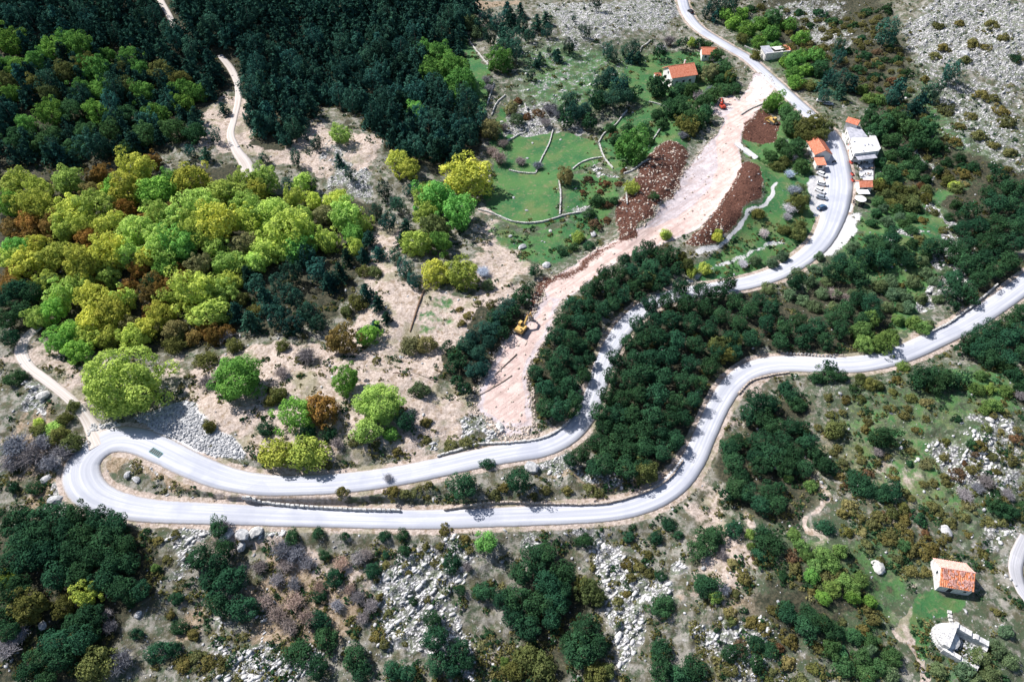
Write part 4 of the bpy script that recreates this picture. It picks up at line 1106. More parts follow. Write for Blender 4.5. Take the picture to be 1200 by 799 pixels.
# ---- scattered heath bushes on the open scrub
for (poly, spc, colr, lab, kind, lo, hi, seed) in (
    ([(960,425),(1200,460),(1200,620),(1060,640),(990,600),(950,500)], 4.5, 'heath', 'low olive-brown cushion bush on the stony scrub below the right-hand road', HB, 1.2, 2.2, 1),
    ([(860,640),(960,650),(1050,720),(1060,799),(850,799),(850,700)], 4.3, 'heath', 'low olive-brown bush in the thick scrub at the lower right', HB, 1.2, 2.4, 2),
    ([(980,600),(1100,590),(1080,700),(1020,650),(985,640)], 3.6, 'heath', 'low mustard-brown bush in the dense patch left of the old stone house', HB, 1.4, 2.6, 3),
    ([(880,5),(1040,20),(1080,120),(1120,190),(1190,190),(1190,230),(1080,220),(1040,200),(1010,100),(930,60)], 5.6, 'moss', 'low grey-green bush on the scrubby slope at the upper right', HB, 1.4, 2.6, 4),
    ([(420,640),(600,640),(590,799),(420,760)], 9.0, 'heath', 'small olive cushion among white stones below the lower road', HB, .8, 1.5, 5)):
    X, Y = region_fill(poly, spc, seed + 200)
    ok = off_road(X, Y, 2.5)
    r_ = np.random.default_rng(seed)
    for a, b in zip(X[ok], Y[ok]):
        if r_.random() < .25: continue
        s_ = r_.uniform(lo, hi)
        c_ = colr if r_.random() < .62 else r_.choice(['moss', 'olive', 'brown', 'tan'])
        PLANTS.append([kind, c_, a, b, s_, s_, None, 'WORLD'])

# ---- never more than 300 single plants of a kind: the smallest of the rest join a mass
def px_size(p):
    return p[4] * scale_at((p[2], p[3], float(height(p[2], p[3])))) if p[7] == 'WORLD' else p[4]
MASS = {}
for kd in (HB, ET):
    L = [p for p in PLANTS if p[0] == kd]
    L.sort(key=lambda p: (-(p[6] is not None), -px_size(p)))
    MASS[kd] = L[298:]
    drop = {id(p) for p in L[298:]}
    PLANTS = [p for p in PLANTS if id(p) not in drop]

# ---- automatic descriptions for the plants without one: look + nearest landmark, counted from the left
SIZEW = [(9, 'small'), (15, 'mid-sized'), (99, 'large')]
buckets = {}
for p in PLANTS:
    if p[6] is not None:
        if len(p) < 9: p.append(False)
        continue
    p.append(p[7] == 'WORLD'); p[7] = None
    if p[8]:
        zq = height(p[2], p[3]); qx, qy = project(p[2], p[3], zq); p.append((float(qx), float(qy), p[4] * scale_at((p[2], p[3], zq))))
    else: p.append((p[2], p[3], p[4]))
    s_ = [w_ for lim, w_ in SIZEW if p[9][2] < lim][0]
    L = min(LAND, key=lambda q: (q[1] - p[9][0]) ** 2 + (q[2] - p[9][1]) ** 2)
    dx_, dy_ = p[9][0] - L[1], p[9][1] - L[2]
    rel = ('right of' if dx_ > 0 else 'left of') if abs(dx_) > abs(dy_) else ('below' if dy_ > 0 else 'above')
    thing_ = {'broadleaf_tree': 'leafy tree', 'evergreen_tree': 'evergreen tree', 'pine_tree': 'pine', 'bush': 'bush', 'evergreen_bush': 'evergreen bush', 'heath_bush': 'cushion bush', 'leafless_shrub': 'leafless shrub'}[p[0]]
    buckets.setdefault((s_, WORD[p[1]], thing_, rel, L[0]), []).append(p)
ORD = ['first', 'second', 'third', 'fourth', 'fifth', 'sixth', 'seventh', 'eighth', 'ninth', 'tenth', 'eleventh', 'twelfth', 'thirteenth', 'fourteenth', 'fifteenth', 'sixteenth', 'seventeenth', 'eighteenth', 'nineteenth', 'twentieth']
for (s_, c_, k_, rel, lm), L in buckets.items():
    L.sort(key=lambda p: (p[9][0], p[9][1]))
    for n_, p in enumerate(L):
        if len(L) == 1: p[6] = f'{s_} {c_} {k_} {rel} {lm}'
        elif n_ < 20: p[6] = f'{s_} {c_} {k_} {rel} {lm}, {ORD[n_]} from left'
        else: p[6] = f'{s_} {c_} {k_} {rel} {lm}, rightmost'
        p[7] = f'{k_}s {rel} {lm}' if len(L) > 1 else None

VARN = 0
def plant(kind, colr, px, py, rx, ry, label, group, world=False):
    global VARN
    VARN += 1
    base = COLS[colr]
    if world:
        x, y = px, py; R_ = rx; Ry = rx
        z = float(height(x, y))
    else:
        a = at(px, py)
        sc_ = scale_at(a)
        R_ = rx / sc_ * (1.0 if kind != PT else 0.95); Ry = ry / sc_
        a = at(px, py, HC[kind] * R_ * .9)
        x, y, z = float(a[0]), float(a[1]), float(a[2])
    pk = 'large_tree' if kind == BT and not world and rx > 26 else kind
    me, tm = PROTO[pk][VARN % len(PROTO[pk])]
    v = RND.uniform(.74, 1.3) if kind != PT else RND.uniform(.55, 1.7); hshift = RND.uniform(-.15, .12)
    c = (min(1, base[0] * v * (1 + hshift)), min(1, base[1] * v), min(1, base[2] * v * (1 - hshift)), 1)
    rz = RND.uniform(0, 6.28)
    # wide thickets are stretched along x
    k = min(rx, ry) / rx if not world else 1.0
    R_ *= .97 if kind == BT else .9; Ry *= .9
    S = (R_ * RND.uniform(.92, 1.15), R_ * (RND.uniform(.82, 1.1) if abs(rx - ry) < 1 else RND.uniform(.8, .95)), R_ * (k if not world else 1) * RND.uniform(.9, 1.12))
    if abs(rx - ry) >= 1: rz = RND.choice([0.0, math.pi]) + RND.uniform(-.2, .2)
    if tm is None:
        o = link(kind, me, None, (x, y, z - .08 * R_), rz, S); o.color = c
        set_props(o, label, CAT[kind], group)
        return o
    e = empty(kind, (x, y, z), rz, label=label, cat=CAT[kind], group=group)
    e.rotation_euler = (RND.uniform(-.12, .12), RND.uniform(-.12, .12), rz)
    cr = link('crown', me, e, sc=S); cr.color = c
    link('trunk', tm, e, sc=(R_, R_, S[2]))
    return e
for p in PLANTS: plant(*p[:9])

# ---- far part of the pine wood: past 300, one mass
def join_cloud(name, pts, variants, mat, color, label, cat, sub=1.0, seed=3):
    r = np.random.default_rng(seed); V = []; T_ = []; 
    for (x, y, s_) in pts:
        a, q, t_ = variants[r.integers(len(variants))]
        a = a.reshape(-1, 4, 3); n = len(a)
        if sub < 1:
            kk = r.random(n) < sub; a = a[kk]; t_ = t_[kk]
        th = r.random() * 6.283; c_, s__ = math.cos(th), math.sin(th)
        b = a.reshape(-1, 3).copy() * (s_ if np.ndim(s_) == 0 else np.array(s_))
        b = np.stack([b[:, 0] * c_ - b[:, 1] * s__ + x, b[:, 0] * s__ + b[:, 1] * c_ + y, b[:, 2] + float(height(x, y))], 1)
        V.append(b); T_.append(np.clip(t_ * r.uniform(.6, 1.1), 0, 1))
    V = np.concatenate(V); T_ = np.concatenate(T_)
    me = fast_mesh(name, V, np.arange(len(V)).reshape(-1, 4), mat, tint=T_)
    o = link(name, me); o.color = (*color, 1)
    return set_props(o, label, cat, None, 'stuff')
lowpine = [pine_cloud(s, 8, 8, 7, .20) for s in (141, 142, 143)]
join_cloud('pine_wood', FAR, lowpine, M['needle'], COLS['pine'], 'farthest dark pines of the wood merging into one mass at the top left', 'pine wood')

for kd, nm, colr, sub_, lb in ((HB, 'heath_scrub', 'heath', .35, 'smallest olive-brown cushions on the slopes, too many to tell apart'), (ET, 'evergreen_thicket', 'dark', .3, 'smallest dark evergreens filling the gaps of the groves')):
    pts = []
    for p in MASS[kd]:
        if p[7] == 'WORLD': pts.append((p[2], p[3], p[4]))
        else:
            a = at(p[2], p[3]); R_ = p[4] / scale_at(a) * .95; a = at(p[2], p[3], HC[kd] * R_); pts.append((a[0], a[1], R_))
    src = [leaf_cloud(s, 16, 34, 0.13, .7 if kd == HB else .95, .64, (.26, .44), -.2 if kd == HB else -.7, .5, .6) for s in (161, 162)]
    src = [(v + np.array([0, 0, .25 if kd == HB else 1.05]), q, t_) for v, q, t_ in src]
    join_cloud(nm, pts, src, M['leaf'], COLS[colr], lb, 'scrub' if kd == HB else 'thicket', 1.0, 9)

# ---- tufts and dwarf scrub nobody could count
def scatter_mask(fn, n, seed):
    r = np.random.default_rng(seed)
    # even over the picture: sample in proportion to nearness
    X = []; Y = []
    while sum(map(len, X)) < n:
        y = 45 + 380 * r.random(n) ** 1.35; half = 0.75 * (CT * y + CAMZ * ST) * 1.05
        x = r.uniform(-1, 1, n) * half
        p = fn(x, y); k = r.random(n) < p
        X.append(x[k]); Y.append(y[k])
    return np.concatenate(X)[:n], np.concatenate(Y)[:n]
cl = vnoise(6.0, 301); cl2 = vnoise(2.4, 302)
def scrub_p(x, y):
    q = bil(cl, x, y) * .6 + bil(cl2, x, y) * .4
    q = sstep(.46, .60, q)
    bare = np.clip(bil(C['gravel'], x, y) * 2 + bil(C['pale'], x, y) + bil(C['brown'], x, y) * 2, 0, 1)
    gr = bil(C['green'], x, y); rk = bil(C['rock'], x, y); so = bil(C['soil'], x, y)
    clear = ((gr > .9) & (y > 200)) * .93
    return np.clip(q * (1 - bare) * (1 - .45 * rk) * (1 - .6 * np.clip(so, 0, 1)) * (1 - clear), 0, 1) * (bil(D1, x, y) > 1.4) * (bil(D2, x, y) > .8)
tuft = [leaf_cloud(s, 5, 8, .30, .55, .6, (.3, .5), -.1) for s in (151, 152, 153, 154)]
tuft = [(v + np.array([0, 0, .2]), q, t_) for v, q, t_ in tuft]
for nm, colr, n_, lo, hi, lab, cat, sd in (('low_scrub', 'heath', 5200, .5, 1.2, 'olive-brown dwarf scrub scattered over the open ground', 'scrub', 1),
                                  ('green_scrub', 'moss', 5000, .5, 1.3, 'dark green dwarf scrub scattered over the open ground', 'scrub', 2),
                                  ('dry_scrub', 'tan', 3200, .4, 1.0, 'straw-coloured dry tufts scattered over the open ground', 'dry grass', 3)):
    X, Y = scatter_mask(scrub_p, n_, sd)
    r_ = np.random.default_rng(sd); s_ = lo + (hi - lo) * r_.random(n_) ** 2
    join_cloud(nm, list(zip(X, Y, s_)), tuft, M['leaf'], COLS[colr], lab, cat, 1.0, sd)

# ================================================================== ROCKS
ICO_V, ICO_F = None, None
def ico():
    t = (1 + 5 ** .5) / 2
    V = np.array([(-1,t,0),(1,t,0),(-1,-t,0),(1,-t,0),(0,-1,t),(0,1,t),(0,-1,-t),(0,1,-t),(t,0,-1),(t,0,1),(-t,0,-1),(-t,0,1)], float)
    V /= np.linalg.norm(V[0])
    F = np.array([(0,11,5),(0,5,1),(0,1,7),(0,7,10),(0,10,11),(1,5,9),(5,11,4),(11,10,2),(10,7,6),(7,1,8),(3,9,4),(3,4,2),(3,2,6),(3,6,8),(3,8,9),(4,9,5),(2,4,11),(6,2,10),(8,6,7),(9,8,1)])
    return V, F
IV, IF = ico()
def rock_field(name, X, Y, S, mat, label, cat, seed, ang=None, slab=(1.5, .75, .5), sink=.45):
    r = np.random.default_rng(seed); n = len(X)
    V = np.repeat(IV[None], n, 0) * (1 + r.uniform(-.32, .32, (n, 12, 1)))
    V = np.sign(V) * np.abs(V) ** 0.6
    sx = S * slab[0] * r.uniform(.6, 1.3, n); sy = S * slab[1] * r.uniform(.6, 1.2, n); sz_ = S * slab[2] * r.uniform(.6, 1.4, n)
    V = V * np.stack([sx, sy, sz_], 1)[:, None, :]
    th = r.uniform(0, 6.28, n) if ang is None else ang + r.normal(0, .28, n)
    ti = r.normal(0, .18, n)
    V[:, :, 2] += V[:, :, 0] * np.tan(ti)[:, None]
    c_, s_ = np.cos(th)[:, None], np.sin(th)[:, None]
    x = V[:, :, 0] * c_ - V[:, :, 1] * s_ + X[:, None]; y = V[:, :, 0] * s_ + V[:, :, 1] * c_ + Y[:, None]
    z = V[:, :, 2] + (height(X, Y) + sz_ * (1 - 2 * sink) * .5)[:, None]
    VV = np.stack([x, y, z], -1).reshape(-1, 3)
    F = (IF[None] + (np.arange(n) * 12)[:, None, None]).reshape(-1, 3)
    me = fast_mesh(name, VV, F, mat)
    return set_props(link(name, me), label, cat, None, 'stuff')
rk2 = vnoise(3.0, 311)
def rock_p(x, y): return np.where((y > 235) & (x < 120), .45, np.where(y < 125, .72, 1.0)) * np.clip(sstep(.35, .8, bil(C['rock'], x, y) + (bil(rk2, x, y) - .5) * .7), 0, 1) * (bil(D1, x, y) > 1.0) * (bil(D2, x, y) > .5)
X, Y = scatter_mask(rock_p, 7000, 11)
r_ = np.random.default_rng(5); S = .14 + .55 * r_.random(7000) ** 4
rock_field('limestone_slabs', X, Y, S, M['limestone'], 'white limestone slabs lying in beds over the rocky ground', 'rocks', 21, ang=0.62)
X, Y = scatter_mask(lambda x, y: rock_p(x, y) * .5 + .10 * (bil(D1, x, y) > 1) * (bil(C['green'], x, y) < .8) * (bil(C['gravel'], x, y) < .3), 6500, 12)
rock_field('loose_stones', X, Y, .12 + .42 * r_.random(6500) ** 5, M['limestone_grey'], 'small loose grey stones strewn over the slopes', 'stones', 22, slab=(1.2, .9, .7))
def tip_p(x, y): return sstep(.4, .8, bil(C['pale'], x, y)) * (x < -58) * (y < 200) * (bil(D1, x, y) > .8)
X, Y = scatter_mask(tip_p, 2300, 13)
rock_field('tipped_rubble', X, Y, .16 + .32 * r_.random(2300) ** 2, M['limestone_grey'], 'grey broken stone rubble tipped beside the hairpin', 'rubble', 23, slab=(1.1, .9, .7))
def clod_p(x, y): return sstep(.35, .8, bil(C['brown'], x, y))
X, Y = scatter_mask(clod_p, 5200, 14)
rock_field('soil_clods', X, Y, .08 + .20 * r_.random(5200) ** 3, M['clod'], 'red-brown clods and broken rock over the spoil heaps', 'soil clods', 24, slab=(1.1, .9, .8))
X, Y = scatter_mask(lambda x, y: (bil(C['brown'], x, y) > .3) & (bil(C['brown'], x, y) < .8), 380, 16)
rock_field('pale_spoil_stones', X, Y, .10 + .22 * r_.random(380) ** 2.5, M['wallstone_tan'], 'pale broken stones mixed into the red-brown soil heaps', 'stones', 26, slab=(1.1, .9, .8))
def edge_p(x, y):
    g = bil(C['gravel'], x, y); return ((g > .2) & (g < .62)) * .9 + (g >= .62) * .03
X, Y = scatter_mask(edge_p, 2600, 15)
Xb, Yb = scatter_mask(lambda x, y: (bil(C['brown'], x, y) > .4) & (bil(C['gravel'], x, y) < .9) & (y < 260) & (x < 75), 700, 17)
rock_field('pink_rubble', Xb, Yb, .15 + .4 * r_.random(700) ** 2, M['wallstone_tan'], 'pinkish rubble bank along the left edge of the bare cut', 'rubble', 27, slab=(1.1, .9, .7))
rock_field('blasted_rock', X, Y, .1 + .38 * r_.random(2600) ** 2.5, M['wallstone_tan'], 'pinkish broken rock along the edges of the bare cut', 'rubble', 25, slab=(1.1, .9, .7))
# boulders one can point at
BOULD = [(1028,664,9,'pale boulder lying alone in the scrub left of the old stone house'),(1108,623,8,'whitish rock mound above the old stone house'),(265,628,9,'grey boulder, leftmost of the outcrop just below the lower road'),(285,627,9,'grey boulder, middle of the outcrop just below the lower road'),(300,624,8,'grey boulder, rightmost of the outcrop just below the lower road'),
 (283,640,7,'grey boulder, lowest of the outcrop just below the lower road'),(65,586,8,'bluish-white boulder outside the hairpin bend on the left'),(55,562,7,'bluish-white boulder, upper one outside the hairpin bend'),(52,463,7,'white rock beside the dirt track'),(1130,65,7,'long white slab on the upper right rock slope'),
 (612,290,5,'round pale boulder at the bottom edge of the lower meadow'),(640,312,6,'white boulder beside the top of the rubble edge of the cut'),(585,500,6,'white rock at the foot of the bare cut'),(150,556,5,'white rock inside the hairpin loop, left one'),(160,562,5,'white rock inside the hairpin loop, right one'),
 (623,548,9,'large white slab between the road legs, right of the smaller evergreen'),(1160,492,5,'round white boulder in the scrub near the right edge'),(688,252,6,'white rock heap at the corner of the meadow walls'),(695,275,5,'white rock heap below the corner of the meadow walls'),(162,720,5,'white rock among shadow at the lower left'),(50,733,6,'pale boulder between dark evergreens at the lower left')]
rmesh = []
for s in range(4):
    r_ = np.random.default_rng(400 + s); bm_V = []
    import bmesh
    bm = bmesh.new(); bmesh.ops.create_icosphere(bm, subdivisions=2, radius=1)
    dirs = r_.normal(0, 1, (9, 3)); dirs /= np.linalg.norm(dirs, axis=1)[:, None]; lim = r_.uniform(.62, .9, 9)
    for v in bm.verts:
        p = np.array(v.co)
        for d, l_ in zip(dirs, lim):
            e = p @ d
            if e > l_: p = p - d * (e - l_)
        v.co = Vector(p * np.array([1.15, .85, .7]) * (1 + .03 * r_.normal()))
    me = bpy.data.meshes.new('boulder'); bm.to_mesh(me); bm.free(); me.materials.append(M['limestone_grey' if s else 'wallstone']); rmesh.append(me)
for k, (px, py, rr, lab) in enumerate(BOULD):
    a = at(px, py); s_ = rr / scale_at(a)
    o = link("boulder", rmesh[k % 4], None, (a[0], a[1], a[2] + .15 * s_), RND.uniform(0, 6), (s_, s_, s_ * .8))
    set_props(o, lab, "boulder")

# ================================================================== DRYSTONE WALLS AND PARAPETS
def wall_line(name, pts, h, wd, mat, label, cat='wall', unit=0.75, courses=2, coping=None):
    w_ = at([p[0] for p in pts], [p[1] for p in pts])
    S = catmull([(a[0], a[1], 0) for a in w_], 0.4)
    d = np.r_[0, np.cumsum(np.hypot(np.diff(S[:, 0]), np.diff(S[:, 1])))]
    n = max(2, int(d[-1] / unit)); q = (np.arange(n) + .5) * d[-1] / n
    xs = np.interp(q, d, S[:, 0]); ys = np.interp(q, d, S[:, 1])
    th = np.unwrap(np.arctan2(np.gradient(ys), np.gradient(xs)))
    mb = MB(); zs = height(xs, ys)
    for x, y, z, a in zip(xs, ys, zs, th):
        for c in range(courses):
            hh = h / courses * RND.uniform(.85, 1.2)
            zz = z - .25 + (c + .5) * h / courses + .12
            off = RND.uniform(-.06, .06)
            mb.box(x + off * math.sin(a), y - off * math.cos(a), zz, unit * RND.uniform(.85, 1.12), wd * RND.uniform(.8, 1.15) * (1 - .12 * c), hh + .1, a + RND.uniform(-.12, .12), top=RND.uniform(.75, .95), rx=RND.uniform(-.06, .06))
    o = mb.build(name, mat)
    return set_props(o, label, cat)
W_ = [
 ([(648,153),(643,170),(635,186),(628,203)], 'drystone wall climbing straight through the middle of the green meadow'),
 ([(617,150),(613,157),(600,163),(585,171)], 'short drystone wall at the upper left of the green meadow'),
 ([(596,200),(610,203),(628,204)], 'low drystone wall across the left half of the green meadow'),
 ([(735,130),(722,146),(708,157),(701,168)], 'drystone wall running down from the dark pines to the meadow corner'),
 ([(702,169),(708,185),(718,198)], 'drystone wall along the right edge of the green meadow'),
 ([(706,185),(693,187),(680,192),(671,199)], 'curved drystone wall just above the round tan tree'),
 ([(655,212),(657,230),(656,252)], 'drystone wall dropping from the round tan tree to the lower meadow wall'),
 ([(560,246),(580,252),(600,260),(622,262),(645,258),(665,252),(684,249)], 'long curved drystone wall along the bottom of the green meadow'),
 ([(760,188),(745,198),(731,204)], 'short drystone wall right below the big round green tree'),
 ([(733,218),(735,240)], 'short upright drystone wall beside the little yellow tree'),
 ([(760,120),(775,124),(790,134),(799,142)], 'drystone wall curving below the orange-roofed white house'),
 ([(775,150),(768,160),(760,173)], 'drystone wall between big green tree and left soil heap'),
 ([(549,45),(556,57),(566,70),(572,77)], 'whitish drystone wall crossing the narrow green strip at the top'),
 ([(579,98),(575,110),(571,123)], 'drystone wall on the right edge of the narrow green strip'),
 ([(592,112),(582,122),(576,136)], 'drystone wall joining the green strip to the walled meadow'),
 ([(615,122),(618,134)], 'tiny isolated drystone wall on the slope above the meadow'),
 ([(762,48),(752,56),(750,62)], 'curved pale drystone wall left of the orange-roofed white house'),
 ([(872,55),(885,60),(893,62)], 'low wall leading to the roofless grey outbuilding'),
 ([(863,120),(850,128),(838,134)] and [(905,118),(880,128),(868,135)], 'earth-stained wall at the edge of the upper cut'),
]
for pts, lab in W_:
    wall_line('drystone_wall', pts, 0.7, 0.55, M['wallstone'], lab)
wall_line('parapet', [(512,535),(540,527),(560,521),(600,519),(635,514),(655,504),(668,492),(676,474)], 0.8, 0.5, M['wallstone'], 'low stone parapet on the uphill edge of the upper road leg', unit=1.1, courses=1)
wall_line('retaining_wall', [(520,598),(560,592),(590,589),(640,591),(700,591),(735,584),(765,573),(785,560),(800,540)], 0.9, 0.5, M['wallstone_tan'], 'long low retaining wall on the upper edge of the lower road', unit=1.1, courses=2)
wall_line('retaining_wall', [(285,585),(330,592),(400,597),(470,599)], 1.1, 0.6, M['wallstone'], 'pale retaining wall between the two legs of the hairpin, left part', unit=1.2, courses=2)
wall_line('parapet', [(1088,391),(1110,380),(1130,366),(1150,350),(1168,334)], 0.9, 0.55, M['wallstone'], 'pale low parapet on the uphill edge of the right-hand road', unit=1.1, courses=1)
wall_line('retaining_wall', [(865,462),(880,447),(905,440),(925,437)], 0.7, 0.5, M['wallstone_tan'], 'low kerb wall under the right-hand road curve', unit=1.1, courses=1)
wall_line('field_terrace_wall', [(480,340),(478,335)] and [(1112,715),(1116,738)], 0.5, 0.9, M['wallstone'], 'tumbled wall between the old stone house and the ruin', 'wall')
sl = MB(); a_, b_ = at(863, 168), at(887, 186); nn_ = (b_ - a_)[:2] / np.linalg.norm((b_ - a_)[:2]); pn_ = np.array([-nn_[1], nn_[0]]) * 1.3
zz_ = max(a_[2], b_[2]) + .15
sl.prism([tuple(a_[:2] - pn_), tuple(b_[:2] - pn_), tuple(b_[:2] + pn_), tuple(a_[:2] + pn_)], zz_ - 1.6, zz_)
set_props(sl.build('concrete_slab', M['concrete']), 'long grey concrete slab between the soil circle and the right soil heap', 'slab')
gs = MB(); gs.box(0, 0, .3, .5, .4, .9, 0, .75)
gsm = mesh_from('guard_stone', gs.V, gs.F, M['wallstone'])
for k in range(14):
    a = at(922 + 4.2 * k, 414.5 + .32 * k + .25 * math.sin(k))
    o = link('guard_stone', gsm, None, a, RND.uniform(-.2, .2))
    set_props(o, 'small upright guard stone on the upper edge of the right-hand road curve', 'guard stone', 'row of guard stones')

# ================================================================== BUILDINGS
def tiled_slope(mb, x0, x1, y0, z0, y1, z1, pitch_w=0.42, th=0.10):
    """one roof slope of rounded tile rows, from eave (y0,z0) to ridge (y1,z1)"""
    n = max(3, int((x1 - x0) / pitch_w)); w_ = (x1 - x0) / n
    m_ = 4
    ny = y1 - y0; nz = z1 - z0; L = math.hypot(ny, nz); uy, uz = -nz / L, ny / L
    if uz < 0: uy, uz = -uy, -uz
    for k in range(n):
        xa = x0 + k * w_
        prof = [(0, 0), (.2, .09), (.5, .13), (.8, .09), (1.0, 0)]
        V = []
        for (yy_, zz_) in ((y0, z0), (y1, z1)):
            for a, b in prof: V.append((xa + a * w_, yy_ + uy * b, zz_ + uz * b))
            V.append((xa + w_, yy_ - uy * th, zz_ - uz * th)); V.append((xa, yy_ - uy * th, zz_ - uz * th))
        F = [(q, (q + 1) % 7, 7 + (q + 1) % 7, 7 + q) for q in range(7)] + [tuple(range(6, -1, -1)), tuple(range(7, 14))]
        mb.add(V, F)
    return mb
def opening(parent, kind, x, y, z, w_, h, nx_, ny_, fr='plaster', pane='glass', shut=None):
    """window or door on a wall whose outward normal is (nx_, ny_)"""
    a = math.atan2(ny_, nx_) + math.pi / 2
    f = MB(); f.box(x + nx_ * .03, y + ny_ * .03, z, w_ + .24, .10, h + .24, a)
    fo = f.build(kind, M[fr], parent)
    g = MB(); g.box(x + nx_ * .07, y + ny_ * .07, z, w_, .08, h, a)
    g.build('pane' if kind == 'window' else 'door_leaf', M[pane], fo)
    return fo
def gable_house(name, c, yaw, L, Wd, hw, hr, label, cat='house', wall='plaster', roof='tile', roof2=None, over=.35, wins=(), chimney=None, plinth=2.0):
    e = empty(name, c, yaw, label=label, cat=cat)
    w_ = MB(); l2, w2 = L / 2, Wd / 2
    prof = [(-w2, -plinth), (w2, -plinth), (w2, hw), (0, hw + hr - .12), (-w2, hw)]
    w_.side(prof, -l2, l2); w_.build('wall', M[wall], e)
    k = hr / w2
    for s, mt in ((-1, roof), (1, roof2 or roof)):
        mb = MB(); tiled_slope(mb, -l2 - over, l2 + over, s * (w2 + over), hw - k * over + .02, 0, hw + hr + .02)
        mb.build('roof_slope', M[mt], e)
    r_ = MB(); r_.cyl((-l2 - over, 0, hw + hr + .06), (l2 + over, 0, hw + hr + .06), .16, .16, 8); r_.build('ridge_tiles', M[roof2 or roof], e)
    for (kind, x, y, z, a, b, nx_, ny_) in wins: opening(e, kind, x, y, z, a, b, nx_, ny_, pane='dark' if kind == 'door' else 'glass')
    if chimney:
        q = MB(); q.box(chimney[0], chimney[1], hw + hr + .1, .6, .6, 1.6); co_ = q.build('chimney', M[wall], e)
        q = MB(); q.box(chimney[0], chimney[1], hw + hr + 1.0, .8, .8, .12); q.build('chimney_cap', M['concrete'], co_)
    return e
# old stone house, lower right
A, B, C_ = at(1089, 660), at(1096, 690), at(1135, 696)
d = (C_ - B)[:2]; yaw = math.atan2(d[1], d[0]); L = float(np.hypot(*d)); Wd = 6.6
cen = (A + C_) / 2; cen[2] = float(height(cen[0], cen[1]))
oh = gable_house('stone_house', cen, yaw, L, Wd, 2.3, 2.4, 'old white-gabled stone house with patched orange and pink tile roof at lower right', wall='plaster_old', roof='tile_old', roof2='tile_pink', over=.15,
    wins=(('window', -L / 2, -.2, 2.5, .6, 1.0, -1, 0), ('door', -1.0, -Wd / 2, .8, 1.0, 1.8, 0, -1), ('window', 2.2, -Wd / 2, 1.3, .6, .6, 0, -1)))
pt = MB()
for k in range(85):   # loose and replaced tiles on the front slope
    x = RND.uniform(-L / 2 + .3, L / 2 - .3); f = RND.uniform(.05, .95); y = -Wd / 2 * (1 - f); z = 2.3 + 2.4 * f
    pt.box(x, y - .1, z + .17, .38, .55, .06, 0, 1, rx=math.atan2(2.4, Wd / 2) )
pt.build('loose_tile', M['tile_pink'], oh)['kind'] = 'stuff'
# roofless chapel ruin
ru = empty('chapel_ruin', at(1118, 745), 0, label='roofless white stone chapel ruin with rounded apse and rubble inside', cat='ruin')
o0 = np.array(ru.location)
def loc(px, py, dz=0): return at(px, py) - o0
def ruin_wall(p, q, h0, h1, th, name='wall'):
    mb = MB(); p = np.array(p); q = np.array(q); n = int(np.hypot(*(q - p)[:2]) / .7); a = math.atan2(q[1] - p[1], q[0] - p[0])
    for k in range(n):
        t_ = (k + .5) / n; x, y = (p + (q - p) * t_)[:2]; zg = float(height(x + o0[0], y + o0[1])) - o0[2]
        hh = h0 + (h1 - h0) * t_ + RND.uniform(-.12, .12); c = 0
        while c < hh + .8:
            for s in (-1, 1): mb.box(x - s * math.sin(a) * th / 4, y + s * math.cos(a) * th / 4, zg - .8 + c + .22, .76 * RND.uniform(.97, 1.08), th / 2 * RND.uniform(1.0, 1.12), .46, a, .97)
            c += .43
    return mb.build(name, M['limestone'], ru)
pA, pB, pCc, pD = loc(1112, 736), loc(1102, 762), loc(1153, 758), loc(1140, 786)
ruin_wall(pA, pCc, 2.6, 2.0, 1.2); ruin_wall(pB, pD, 1.7, 1.1, 1.0); ruin_wall(pA, pB, 3.0, 2.7, 1.2, 'arch_wall'); ruin_wall(pCc, pD, 1.0, .6, .8, 'low_wall')
ac = (pA + pB) / 2; ar = float(np.hypot(*(pA - pB)[:2])) / 2 * .95; aa = math.atan2(pB[1] - pA[1], pB[0] - pA[0])
ap = MB()
for ring in range(9):
    f = ring / 8; rr = ar * (1 - max(0, f - .2) / .8 * .92); zz = 1.7 + max(0, f - .25) * .9 if ring > 1 else ring * .8
    if ring <= 1: rr = ar
    m_ = max(4, int(rr * 3.14 / .55))
    for k in range(m_):
        t_ = aa + math.pi + (k + .5) / m_ * math.pi
        sx = math.cos(t_) * rr; sy = math.sin(t_) * rr
        ap.box(ac[0] + sx, ac[1] + sy, zz, .6, .66, .55, t_ + math.pi / 2 + RND.uniform(-.1, .1), RND.uniform(.7, .95), rx=RND.uniform(-.1, .1))
ap.build('apse', M['limestone'], ru)['kind'] = 'stuff'
cor = MB(); cor.cyl((ac[0], ac[1], -1), (ac[0], ac[1], 1.2), ar * .93, ar * .93, 20); cor.cyl((ac[0], ac[1], 1.2), (ac[0], ac[1], 2.2), ar * .93, ar * .3, 20); cor.build('apse_core', M['limestone'], ru)
rb = MB()
for k in range(150):
    u, v = RND.uniform(.25, .98), RND.random(); p = pA * (1 - u) * (1 - v) + pCc * u * (1 - v) + pB * (1 - u) * v + pD * u * v
    s_ = RND.uniform(.2, .55); zg = float(height(p[0] + o0[0], p[1] + o0[1])) - o0[2]
    rb.box(p[0], p[1], zg + .1, s_, s_ * .8, s_ * .7, RND.uniform(0, 3), .7, rx=RND.uniform(-.4, .4))
rb.build('rubble', M['limestone_grey'], ru)['kind'] = 'stuff'

